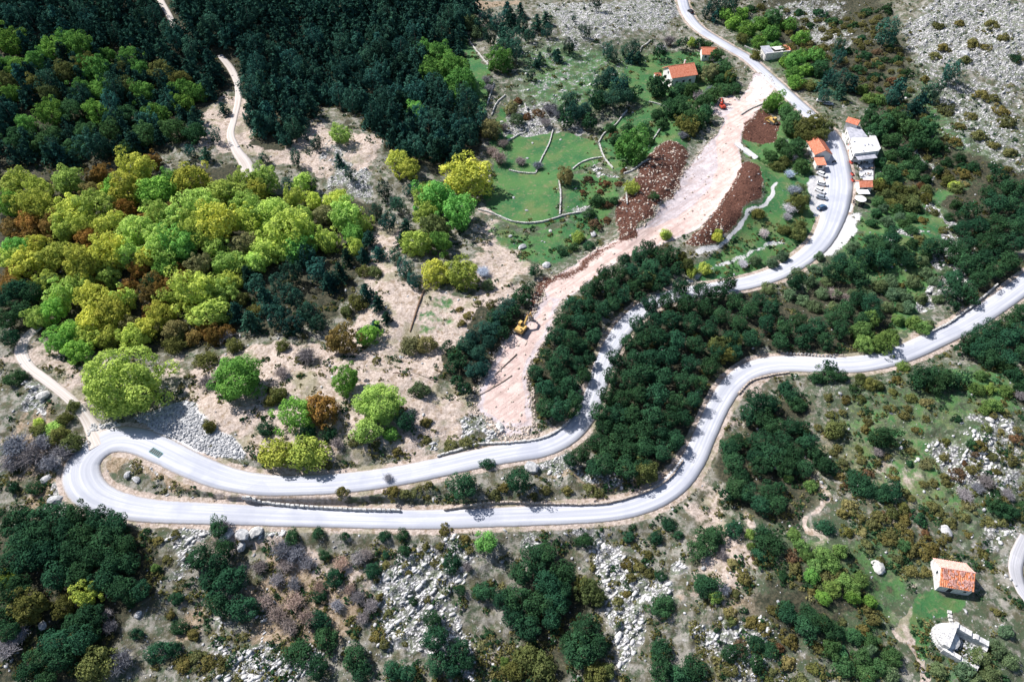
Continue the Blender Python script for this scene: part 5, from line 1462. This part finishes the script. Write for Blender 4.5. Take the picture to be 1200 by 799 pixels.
# white house with orange roof by the building site
hb = at(795, 94); 
gable_house('country_house', hb, math.radians(16), 12.0, 9.5, 4.6, 2.9, 'white country house with bright orange tiled gable roof and chimney', roof='tile', over=.6, chimney=(2.5, 1.6),
    wins=(('window', -6.0, -2.0, 1.6, 1.1, 1.3, -1, 0), ('window', -6.0, 2.0, 1.6, 1.1, 1.3, -1, 0), ('window', -6.0, 0, 4.7, 1.0, 1.2, -1, 0), ('door', -3.5, -4.75, 1.1, 1.1, 2.2, 0, -1), ('window', 0, -4.75, 1.7, 1.1, 1.3, 0, -1), ('window', 3.2, -4.75, 1.7, 1.1, 1.3, 0, -1)))
tr = MB(); tr.prism([(-9.2, -5.5), (-6.3, -5.5), (-6.3, 5.0), (-9.2, 5.0)], -2.0, .45); tr.box(-9.1, -.2, .8, .2, 10.2, .7)
to = tr.build('terrace', M['plaster']); to.location = hb; to.rotation_euler.z = math.radians(16); set_props(to, 'white raised terrace along the left gable of the orange-roofed white house', 'terrace')
gable_house('cottage', at(829, 67), math.radians(-2), 6.6, 5.6, 2.8, 1.9, 'small cottage with orange tiled roof above the larger white house', roof='tile', over=.4, wins=(('window', -1.6, -2.8, 1.4, .9, 1.1, 0, -1), ('door', 1.2, -2.8, 1.0, 1.0, 2.0, 0, -1)))
gable_house('garden_shed', at(770, 92), math.radians(10), 2.8, 2.4, 1.9, .8, 'tiny shed with orange roof left of the white country house', cat='shed', roof='tile', over=.2, wins=(('door', 0, -1.2, .9, .8, 1.7, 0, -1),))

def prism_block(parent, poly, h, z0, wall, roof, name='wall', rname='flat_roof', over=.2, parapet=0.0):
    pts = at([p[0] for p in poly], [p[1] for p in poly], h)[:, :2] - np.array(parent.location)[:2]
    w_ = MB(); w_.prism([tuple(p) for p in pts], -3.0, h - .02); w_.build(name, M[wall], parent)
    c = pts.mean(0); q = [tuple(c + (p - c) * (1 + over / np.linalg.norm(p - c))) for p in pts]
    r_ = MB(); r_.prism(q, h, h + .22); ro = r_.build(rname, M[roof], parent)
    return pts, c
def ccw(poly): return poly
# roadside building with orange roof, left of the road
f0 = at(957, 181)
gable_house('roadside_house', f0, math.radians(93), 9.5, 6.4, 3.2, 1.8, 'roadside building with orange gable roof, on the left of the upper road', roof='tile', over=.35, wins=(('door', 1.5, -3.2, 1.1, 1.1, 2.2, 0, -1), ('window', -2, -3.2, 1.6, 1.1, 1.2, 0, -1), ('window', -4.75, 0, 1.8, 1.2, 1.2, -1, 0)))
f1 = at(958.5, 196.5)
kb = empty('kiosk', f1, math.radians(3), label='small kiosk with orange pent roof just below the roadside building', cat='kiosk')
q = MB(); q.box(0, 0, .5, 3.4, 3.0, 4.0); q.build('wall', M['plaster'], kb)
q = MB(); tiled_slope(q, -2.0, 2.0, -2.1, 2.5, 2.0, 3.2); q.build('roof', M['tile'], kb)
q = MB(); q.box(0, -1.54, 1.3, 1.6, .06, 1.0); q.build('hatch', M['dark'], kb)
q = MB(); q.box(0, 2.9, 2.3, 3.8, 1.7, .10); 
for s in (-1, 1): q.cyl((s * 1.7, 3.5, -.5), (s * 1.7, 3.5, 2.3), .06)
q.build('awning', M['dark'], kb)

# restaurant complex right of the road
g0 = at(1008, 182)
g0[2] = float(g0[2]) + .4
rs = empty('restaurant', g0, 0, label='white flat-roofed restaurant with terrace on the right of the upper road', cat='restaurant')
main = prism_block(rs, [(998,162),(1021,162),(1026,181),(1001,181)], 3.7, 0, 'plaster', 'canvas', 'wall', 'flat_roof')
gp = prism_block(rs, [(993,148),(1008,147),(1016,161),(997,162)], 3.2, 0, 'plaster_old', 'greyroof', 'rear_wing', 'grey_flat_roof')
sp = prism_block(rs, [(1017,156),(1024,153),(1031,176),(1027,181)], 2.8, 0, 'plaster_old', 'concrete', 'side_wing', 'concrete_roof')
def edge_windows(pts, e0, e1, n, z, w_=1.0, h=1.2, kind='window'):
    a, b = pts[e0], pts[e1]; t_ = (b - a) / np.linalg.norm(b - a); nn = np.array([t_[1], -t_[0]]); c = pts.mean(0)
    if nn @ ((a + b) / 2 - c) < 0: nn = -nn
    for k in range(n):
        p = a + (b - a) * (k + .5) / n
        opening(rs, kind, p[0], p[1], z, w_, h, nn[0], nn[1])
edge_windows(main[0], 0, 3, 4, 2.2); edge_windows(main[0], 3, 2, 4, 2.1, 1.3, 1.2); edge_windows(gp[0], 0, 3, 2, 1.9)
q = MB()
for k in range(5):
    u = RND.random(), RND.random(); pts = main[0]
    p = (pts[0] * (1 - u[0]) + pts[1] * u[0]) * (1 - u[1]) + (pts[3] * (1 - u[0]) + pts[2] * u[0]) * u[1]
    q.box(p[0] * .92 + main[1][0] * .08, p[1] * .92 + main[1][1] * .08, 4.1, RND.uniform(.4, .8), RND.uniform(.4, .8), .4)
q.build('roof_unit', M['greyroof'], rs)
q = MB(); pts = main[0]; a, b = pts[3], pts[2]; t_ = (b - a) / np.linalg.norm(b - a)
mid = (a + b) / 2; q.box(mid[0], mid[1] - 1.6, 2.7, np.linalg.norm(b - a) * .85, 2.6, .12, math.atan2(t_[1], t_[0]), 1, rx=.15); q.build('awning', M['greyroof'], rs)
tw = at(996, 150) - g0
tn_ = empty('stair_house', at(996, 152), math.radians(-35), label='small block with orange gable roof at the upper end of the restaurant', cat='house')
q = MB(); q.side([(-1.9, -2), (1.9, -2), (1.9, 3.8), (0, 4.8), (-1.9, 3.8)], -2.3, 2.3); q.build('wall', M['plaster'], tn_)
for s in (-1, 1):
    q = MB(); tiled_slope(q, -2.5, 2.5, s * 2.2, 3.7, 0, 4.95); q.build('roof_slope', M['tile'], tn_)
q = MB(); q.box(-2.33, 0, 2.0, .06, .8, 1.0); q.build('window', M['glass'], tn_)
dk = empty('terrace_deck', at(1012, 204), 0, label='paved restaurant terrace below the white flat roofs', cat='terrace')
dp = at([1000, 1024, 1023, 1003], [187, 186, 212, 213], .6)[:, :2] - np.array(dk.location)[:2]
q = MB(); q.prism([tuple(p) for p in dp], -2.5, .6); q.build('deck', M['concrete'], dk)
q = MB()
for i, j in ((0, 3), (1, 2)):
    a, b = dp[i], dp[j]; n_ = 9
    for k in range(n_ + 1):
        p = a + (b - a) * k / n_; q.cyl((p[0], p[1], .6), (p[0], p[1], 1.6), .04, .04, 5)
    q.cyl((a[0], a[1], 1.6), (b[0], b[1], 1.6), .04, .04, 5)
q.build('railing', M['steel'], dk)
TABW = [('white', 1006, 193), ('dark', 1012, 192), ('white', 1018, 194), ('dark', 1007, 200), ('white', 1014, 200), ('dark', 1020, 201), ('white', 1008, 207), ('dark', 1016, 207)]
tb = None
for k, (cname, px, py) in enumerate(TABW):
    a = at(px, py); zt = float(dk.location.z) + .6
    if tb is None:
        tbm = MB(); tbm.cyl((0, 0, .70), (0, 0, .75), .5, .5, 14); tbl = MB(); tbl.cyl((0, 0, 0), (0, 0, .7), .05, .05, 8); tbl.cyl((0, 0, 0), (0, 0, .04), .28, .28, 12)
        ch = MB(); ch.box(0, 0, .45, .45, .45, .05); ch.box(0, .21, .72, .45, .05, .5)
        for sx in (-.19, .19):
            for sy in (-.19, .19): ch.box(sx, sy, .22, .04, .04, .44)
        tb = (mesh_from('table_top', tbm.V, tbm.F, M['canvas']), mesh_from('table_top', tbm.V, tbm.F, M['wood']), mesh_from('pedestal', tbl.V, tbl.F, M['steel']), mesh_from('terrace_chair', ch.V, ch.F, M['dark']))
    e = empty('terrace_table', (a[0], a[1], zt), 0, label=f'{"white" if cname == "white" else "dark wooden"} round table on the restaurant terrace, number {["one","two","three","four","five","six","seven","eight"][k]}'.replace(', number one', ' at its upper left corner').replace(', number two', ' in the top row centre').replace(', number three', ' at its upper right').replace(', number four', ' at the left of the middle row').replace(', number five', ' in the very middle').replace(', number six', ' at the right of the middle row').replace(', number seven', ' at the left of the bottom row').replace(', number eight', ' at the right of the bottom row'), cat='table', group='tables on the restaurant terrace')
    link('table_top', tb[0] if cname == 'white' else tb[1], e); link('pedestal', tb[2], e)
    for s in range(2):
        c_ = link('terrace_chair', tb[3], None, (a[0] + (.95 if s else -.95), a[1], zt), -math.pi / 2 if s else math.pi / 2)
        set_props(c_, 'dark chair pulled up to a round table on the restaurant terrace', 'chair', 'chairs on the restaurant terrace')
gable_house('bar_hut', at(1010, 222), math.radians(2), 4.6, 3.8, 2.6, 1.3, 'hut with orange gable roof at the lower end of the restaurant terrace', roof='tile', over=.3, wins=(('window', 0, -1.9, 1.5, 1.6, .8, 0, -1),))
pv = empty('pavilion', at(1008.5, 231.5), 0, label='flat white canopy pavilion below the orange-roofed hut', cat='pavilion')
q = MB(); q.box(0, 0, 2.5, 4.4, 2.6, .14); q.build('canopy', M['canvas'], pv)
for sx in (-2, 2):
    for sy in (-1.1, 1.1):
        q = MB(); q.cyl((sx, sy, -.5), (sx, sy, 2.43), .06); q.build('post', M['steel'], pv)
gz = empty('parasol', at(1006, 238.5), 0, label='big round white parasol at the lower tip of the restaurant', cat='parasol')
q = MB(); q.cyl((0, 0, 2.2), (0, 0, 2.9), 2.1, .12, 12); q.build('canopy', M['canvas'], gz)
q = MB(); q.cyl((0, 0, -.3), (0, 0, 2.9), .05); q.build('pole', M['steel'], gz)
q = MB()
for k in range(10):
    t_ = k * .628; q.box(1.9 * math.cos(t_), 1.9 * math.sin(t_), .35, .6, .25, .8, t_ + 1.57)
q.build('bench_ring', M['dark'], gz)
for k, (px, py) in enumerate([(993, 160), (994.5, 166), (995.5, 172), (996.5, 178), (997, 191), (998.5, 205), (999, 212)]):
    e = empty('planter', at(px, py), .2, label=f'red flower planter beside the upper road, {ORD[k]} counted from the top', cat='planter', group='planters along the restaurant front')
    q = MB(); q.box(0, 0, .3, .7, 1.5, .7, 0, 1.05); q.build('box', M['red'], e)
    q = MB()
    for _ in range(14): q.box(RND.uniform(-.25, .25), RND.uniform(-.6, .6), .75, .25, .25, .3, RND.uniform(0, 3), .5)
    q.build('plants', M['dark'], e)
# roofless outbuilding
ob = empty('outbuilding', at(907, 66), math.radians(12), label='long grey outbuilding with broken roofs by the top road', cat='building')
q = MB()
for s in (-1, 1): q.box(0, s * 2.6, .9, 12.5, .45, 4.8)
for x in (-6.2, -2.0, 2.5, 6.2): q.box(x, 0, .8, .45, 4.7, 4.6)
q.build('wall', M['plaster_old'], ob)
q = MB(); q.box(-4.6, 0, 3.5, 4.6, 6.2, .16, 0, 1, rx=.18); q.build('sheet_roof', M['greyroof'], ob)
q = MB(); q.box(1.8, .8, 3.4, 5.0, 3.6, .16, 0, 1, rx=-.10); q.build('white_roof', M['plaster'], ob)
q = MB(); tiled_slope(q, 4.6, 7.0, -2.0, 3.3, 2.0, 4.0); q.build('tile_roof', M['tile'], ob)

# ================================================================== VEHICLES
def car_parts():
    body = [(-2.1, .32), (-2.12, .75), (-1.95, .93), (-1.2, .98), (1.15, .95), (1.85, .82), (2.1, .62), (2.1, .32)]
    b = bmesh.new()
    def loft(sections):
        rings = [[b.verts.new(v) for v in s] for s in sections]
        for r0, r1 in zip(rings, rings[1:]):
            for k in range(len(r0)):
                b.faces.new((r0[k], r0[(k + 1) % len(r0)], r1[(k + 1) % len(r0)], r1[k]))
        b.faces.new(rings[0][::-1]); b.faces.new(rings[-1])
    def ring(x, hw_, z0, z1): return [(x, -hw_ * .94, z0), (x, hw_ * .94, z0), (x, hw_, (z0 + z1) / 2), (x, hw_ * .9, z1), (x, -hw_ * .9, z1), (x, -hw_, (z0 + z1) / 2)]
    loft([ring(-2.12, .70, .38, .70), ring(-2.0, .84, .28, .92), ring(-1.2, .89, .25, 1.0), ring(0, .90, .25, .98), ring(1.1, .88, .25, .95), ring(1.8, .82, .28, .80), ring(2.1, .66, .36, .62)])
    m1 = bpy.data.meshes.new('body'); b.to_mesh(m1); b.free()
    b = bmesh.new()
    loft([ring(-1.75, .70, .9, .98), ring(-1.25, .74, .9, 1.36), ring(-.3, .74, .9, 1.42), ring(.35, .72, .9, 1.38), ring(1.15, .70, .88, .96)])
    m2 = bpy.data.meshes.new('windows'); b.to_mesh(m2); b.free()
    q = MB(); q.box(-.42, 0, 1.43, 2.05, 1.38, .07, 0, .9)
    for s in (-1, 1): 
        for x in (-1.2, -.35, .5): q.box(x, s * .70, 1.17, .08, .05, .46)
    m3 = mesh_from('roof_panel', q.V, q.F)
    q = MB(); q.cyl((0, -.11, 0), (0, .11, 0), .33, .33, 16); m4 = mesh_from('tyre', q.V, q.F, M['rubber'])
    q = MB(); q.cyl((0, -.12, 0), (0, .12, 0), .19, .19, 10); m5 = mesh_from('rim', q.V, q.F, M['steel'])
    q = MB(); q.box(2.0, 0, .66, .12, .3, .12); m6 = mesh_from('headlight', q.V, q.F, M['canvas'])
    q = MB(); q.box(-2.08, 0, .76, .08, .26, .14); m7 = mesh_from('tail_light', q.V, q.F, M['red'])
    return m1, m2, m3, m4, m5, m6, m7
CP = car_parts()
def car(px, py, yaw, paint, label, on_road=False, group=None):
    a = at(px, py); z = float(a[2]) + (.14 if on_road else .05)
    e = empty('parked_car' if not on_road else 'car', (a[0], a[1], z), yaw, label=label, cat='car', group=group)
    for me, nm, mt in ((CP[0], 'body', paint), (CP[1], 'windows', 'glass'), (CP[2], 'roof_panel', paint)):
        m2 = me.copy(); m2.materials.clear(); m2.materials.append(M[mt]); o = link(nm, m2, e)
        if nm == 'body':
            md = o.modifiers.new('bevel', 'BEVEL'); md.width = .05; md.segments = 2
    for x in (-1.3, 1.3):
        for s in (-1, 1):
            t_ = link('tyre', CP[3], e, (x, s * .82, .33)); link('rim', CP[4], t_)
    for s in (-1, 1):
        link('headlight', CP[5], e, (0, s * .55, 0)); link('tail_light', CP[6], e, (0, s * .6, 0))
    return e
g_ = 'cars parked below the roadside kiosk'
car(962.5, 206, -.75, 'carwhite', 'white parked car nearest to the kiosk, first of the row on the verge', group=g_)
car(963, 217, -.35, 'carwhite', 'white parked car second in the row on the left verge of the upper road', group=g_)
car(960.5, 225, -.8, 'carwhite', 'white parked car third in the row on the left verge of the upper road', group=g_)
car(962.5, 233, -.45, 'cargrey', 'grey parked car fourth in the row on the left verge of the upper road', group=g_)
car(962.5, 244.5, .5, 'carblue', 'dark blue parked car, last and lowest of the row on the verge', group=g_)
car(962, 120, -.5, 'carwhite', 'white car parked under trees at the bend, left one of two')
car(970, 123, -.3, 'cargrey', 'pale grey car parked under trees at the bend, right one of two')
car(809, 15, 2.0, 'carblack', 'black car driving on the uppermost stretch of road', True)
# motorcycle on the road
mc = empty('motorcycle', at(977, 191), .3, label='small dark motorcycle standing on the road beside the orange-roofed building', cat='motorcycle'); mc.location.z += .12
for x in (-.72, .72):
    q = MB(); q.cyl((x, -.06, .32), (x, .06, .32), .32, .32, 16); q.build('wheel', M['rubber'], mc)
q = MB(); q.box(0, 0, .55, .95, .26, .38, 0, .8); q.box(.1, 0, .82, .5, .28, .2, 0, .8); q.build('body', M['carblack'], mc)
q = MB(); q.box(-.4, 0, .84, .7, .26, .1); q.build('seat', M['rubber'], mc)
q = MB(); q.cyl((.5, -.36, 1.02), (.5, .36, 1.02), .03); q.cyl((.5, 0, 1.02), (.74, 0, .35), .04); q.build('handlebar', M['steel'], mc)

def tracks_(e, L, gauge, wdt=.55):
    for s in (-1, 1):
        q = MB(); prof = [(-L / 2 + .3, 0), (L / 2 - .3, 0), (L / 2, .25), (L / 2, .6), (L / 2 - .3, .85), (-L / 2 + .3, .85), (-L / 2, .6), (-L / 2, .25)]
        V = [(x, s * gauge / 2 - wdt / 2, z) for x, z in prof] + [(x, s * gauge / 2 + wdt / 2, z) for x, z in prof]; n = 8
        q.add(V, [(k, (k + 1) % n, n + (k + 1) % n, n + k) for k in range(n)] + [tuple(range(n - 1, -1, -1)), tuple(range(n, 2 * n))])
        t_ = q.build('track', M['steel'], e)
        q = MB()
        for k in range(int(L / .28)):
            for z in (.0, .85): q.box(-L / 2 + .35 + k * .28 * (L - .7) / L, s * gauge / 2, z, .1, wdt + .04, .07)
        q.build('track_shoes', M['rubber'], t_)
        q = MB()
        for k in range(4): q.cyl((-L / 2 + .5 + k * (L - 1) / 3, s * (gauge / 2 + wdt / 2), .42), (-L / 2 + .5 + k * (L - 1) / 3, s * (gauge / 2 + wdt / 2 + .05), .42), .25, .25, 10)
        q.build('rollers', M['dark'], t_)
def beam(p, q_, w0, w1, th):
    m = MB(); p = Vector(p); q_ = Vector(q_); d = (q_ - p).normalized(); up = Vector((0, 1, 0)).cross(d)
    V = []
    for c, w_ in ((p, w0), (q_, w1)):
        for a, b in ((-1, -1), (1, -1), (1, 1), (-1, 1)): V.append(c + up * (a * w_ / 2) + Vector((0, b * th / 2, 0)))
    m.add(V, [(0, 3, 2, 1), (4, 5, 6, 7), (0, 1, 5, 4), (1, 2, 6, 5), (2, 3, 7, 6), (3, 0, 4, 7)]); return m
def excavator(c, yaw, turn, paint, label, sc_=1.0, reach=1.0):
    e = empty('excavator', c, yaw, label=label, cat='excavator'); e.scale = (sc_,) * 3
    tracks_(e, 4.2, 2.4)
    h = MB(); h.cyl((0, 0, .8), (0, 0, 1.1), .8, .8, 16); h.box(0, 0, .55, 2.2, 1.9, .35); h.build('undercarriage', M['steel'], e)
    q = MB(); q.box(-.4, 0, 1.55, 3.4, 2.6, .85, 0, .96); q.box(-1.5, 0, 1.95, 1.3, 2.4, .75, 0, .85); q.build('body', M[paint], e, bevel=.06)
    q = MB(); q.box(-1.2, -.6, 2.36, .5, .5, .06); q.cyl((-1.6, .6, 2.3), (-1.6, .6, 2.8), .07); q.build('exhaust', M['dark'], e)
    q = MB(); q.box(.65, .75, 2.35, 1.5, 1.0, 1.5, 0, .88); cb = q.build('cab', M[paint], e, bevel=.05)
    q = MB(); q.box(1.30, .75, 2.4, .12, .8, 1.1); q.box(.65, 1.22, 2.45, 1.1, .1, .95); q.box(.65, .28, 2.45, 1.1, .1, .95); q.build('cab_window', M['glass'], cb)
    b1 = (1.1, -.25, 1.9); b2 = (3.1 * reach, -.25, 4.2); b3 = (5.0 * reach, -.25, 3.6); b4 = (5.6 * reach, -.25, 1.4)
    m = beam(b1, b2, .75, .6, .42); m2 = beam(b2, b3, .6, .42, .42); m.add(m2.V, m2.F); m.build('boom', M[paint], e, bevel=.03)
    m = beam((4.7 * reach, -.25, 4.1), b4, .5, .3, .34); m.build('stick', M[paint], e, bevel=.03)
    q = MB(); q.cyl((1.6, -.25, 1.7), (2.8 * reach, -.25, 3.4), .10); q.cyl((3.0 * reach, -.25, 4.5), (4.6 * reach, -.25, 4.35), .09); q.build('hydraulic_ram', M['steel'], e)
    q = MB(); q.side([(0, 0), (0, 0), (0, 0)][:0] or [(5.2 * reach, 1.5), (5.9 * reach, 1.4), (6.0 * reach, .8), (5.6 * reach, .35), (4.9 * reach, .6)], -.9, .4)
    q.V = [(y, x, z) for x, y, z in q.V]; q.build('bucket', M['steel'], e)
    return e
excavator(at(611, 388), math.radians(58), 0, 'yellow', 'yellow excavator with raised arm on the left edge of the bare cut', 1.0)
excavator(at(846, 127), math.radians(100), 0, 'redpaint', 'small red excavator parked on the pinkish pad at the top of the cut', .8, .72)
bz = empty('bulldozer', at(905, 144), math.radians(118), label='yellow bulldozer with blade at the edge of the circular soil patch', cat='bulldozer')
tracks_(bz, 3.8, 2.1)
q = MB(); q.box(.7, 0, 1.25, 2.2, 1.2, 1.0, 0, .9); q.box(-.7, 0, 1.0, 1.8, 1.6, .7); q.build('body', M['yellow'], bz, bevel=.05)
q = MB(); q.box(-.7, 0, 2.0, 1.4, 1.4, 1.4, 0, .88); cb = q.build('cab', M['yellow'], bz, bevel=.05)
q = MB(); q.box(.02, 0, 2.1, .1, 1.1, .9); q.box(-.7, .68, 2.1, 1.0, .1, .8); q.box(-.7, -.68, 2.1, 1.0, .1, .8); q.build('cab_window', M['glass'], cb)
q = MB(); q.add([(2.9, -1.9, .1), (2.9, 1.9, .1), (2.65, 1.9, .6), (2.65, -1.9, .6), (2.85, 1.9, 1.3), (2.85, -1.9, 1.3), (2.7, -1.9, .1), (2.7, 1.9, .1), (2.5, 1.9, .6), (2.5, -1.9, .6), (2.7, 1.9, 1.3), (2.7, -1.9, 1.3)],
      [(0, 1, 2, 3), (3, 2, 4, 5), (7, 6, 9, 8), (8, 9, 11, 10), (5, 4, 10, 11), (1, 0, 6, 7), (0, 3, 9, 6), (3, 5, 11, 9), (2, 1, 7, 8), (4, 2, 8, 10)]); q.build('blade', M['yellow'], bz)
for s in (-1, 1):
    m = beam((.2, s * 1.45, .5), (2.6, s * 1.45, .4), .25, .2, .15); m.build('push_arm', M['yellow'], bz)
q = MB(); q.box(-2.3, 0, .9, .5, 1.4, .3); q.box(-2.5, -.5, .5, .15, .12, 1.0); q.box(-2.5, .5, .5, .15, .12, 1.0); q.build('ripper', M['steel'], bz)

# ================================================================== SMALL THINGS ON THE GROUND
a, b = at(177.5, 527.3), at(188.8, 534.0)
gy = math.atan2(b[1] - a[1], b[0] - a[0]); gl = float(np.hypot(*(b - a)[:2]))
near = roadA[np.argmin(np.hypot(roadA[:, 0] - (a[0] + b[0]) / 2, roadA[:, 1] - (a[1] + b[1]) / 2))]
gr = empty('striped_slats', ((a[0] + b[0]) / 2, (a[1] + b[1]) / 2, near[2] + .08), gy, label='made-up teal and black striped grate on the bright road near the hairpin', cat='slats')  # made-up slats standing in for an unidentified striped teal mark
q = MB()
for s in (-1, 1): q.box(0, s * .76, .05, gl, .10, .12)
for s in (-1, 1): q.box(s * gl / 2, 0, .05, .10, 1.46, .12)
q.build('frame', M['teal'], gr)
q = MB(); q.box(0, 0, .0, gl - .1, 1.44, .03); q.build('tray', M['teal'], gr)
for k in range(6):
    q = MB(); q.box(-gl / 2 + (k + .5) * gl / 6, 0, .07, .34, 1.42, .09, .18); q.build('slat', M['carblack'], gr)
def log_(p, q_, r0, r1, label, br=3, mat='bark', name='fallen_log'):
    a, b = at(*p), at(*q_)
    e = MB(); n = 8; P_ = []
    for k in range(n + 1):
        t_ = k / n; x, y = a[:2] + (b - a)[:2] * t_; x += .15 * math.sin(5 * t_ + a[0]); P_.append((x, y, float(height(x, y)) + r0 * .7))
    for k in range(n): e.cyl(P_[k], P_[k + 1], r0 + (r1 - r0) * k / n, r0 + (r1 - r0) * (k + 1) / n, 8)
    for k in range(br):
        i = 2 + k * 5 // max(1, br); p = P_[i]; s = 1 if k % 2 else -1
        e.cyl(p, (p[0] + s * RND.uniform(.8, 1.6), p[1] + RND.uniform(-.6, 1.0), p[2] + .4), r0 * .35, r0 * .1, 6)
    return set_props(e.build(name, M[mat]), label, 'log')
log_((497, 341), (480, 389), .36, .22, 'long dark fallen log lying across the beige clearing', 4, 'wood')
log_((433, 402), (425, 411), .3, .2, 'short dark log at the foot of the small bright green tree', 1, 'wood')
log_((514, 448), (481, 436), .14, .06, 'thin bleached branch on the ground in the lower clearing', 6, 'bark', 'dead_branch')
log_((472, 438), (461, 437), .16, .08, 'short dark dead branch left of the bleached one in the clearing', 4, 'wood', 'dead_branch')
log_((600, 440), (553, 468), .16, .06, 'long uprooted pale branch at the left edge of the bare cut', 5, 'bark', 'dead_branch')
log_((605, 415), (580, 440), .2, .08, 'felled pale trunk lying under the pine row by the cut', 4, 'bark', 'dead_branch')
pl = empty('plank_stack', at(147, 329), .35, label='few grey boards lying in a gap of the lime-green wood', cat='planks')
for k in range(4):
    q = MB(); q.box(RND.uniform(-.2, .2), k * .42 - .6, .15 + .03 * k, 5.5, .34, .06, RND.uniform(-.03, .03)); q.build('plank', M['greyroof'], pl)
for k, (px, py, lb) in enumerate([(588,143,'in the upper left meadow corner'),(586,157,'just above the short upper meadow wall'),(624,168,'left of the middle meadow wall near its top'),(618,186,'left of the middle meadow wall near its foot'),(657,164,'just right of the middle meadow wall'),(602,232,'in the left part of the lower meadow'),(617,247,'right above the long bottom meadow wall'),(598,277,'left one below the long bottom meadow wall'),(645,271,'right one below the long bottom meadow wall')]):
    a = at(px, py); s_ = RND.uniform(.55, .85)
    set_props(link('meadow_stone', rmesh[k % 4], None, (a[0], a[1], a[2] + .1), k, (s_, s_, s_ * .7)), 'small white stone ' + lb, 'stone')
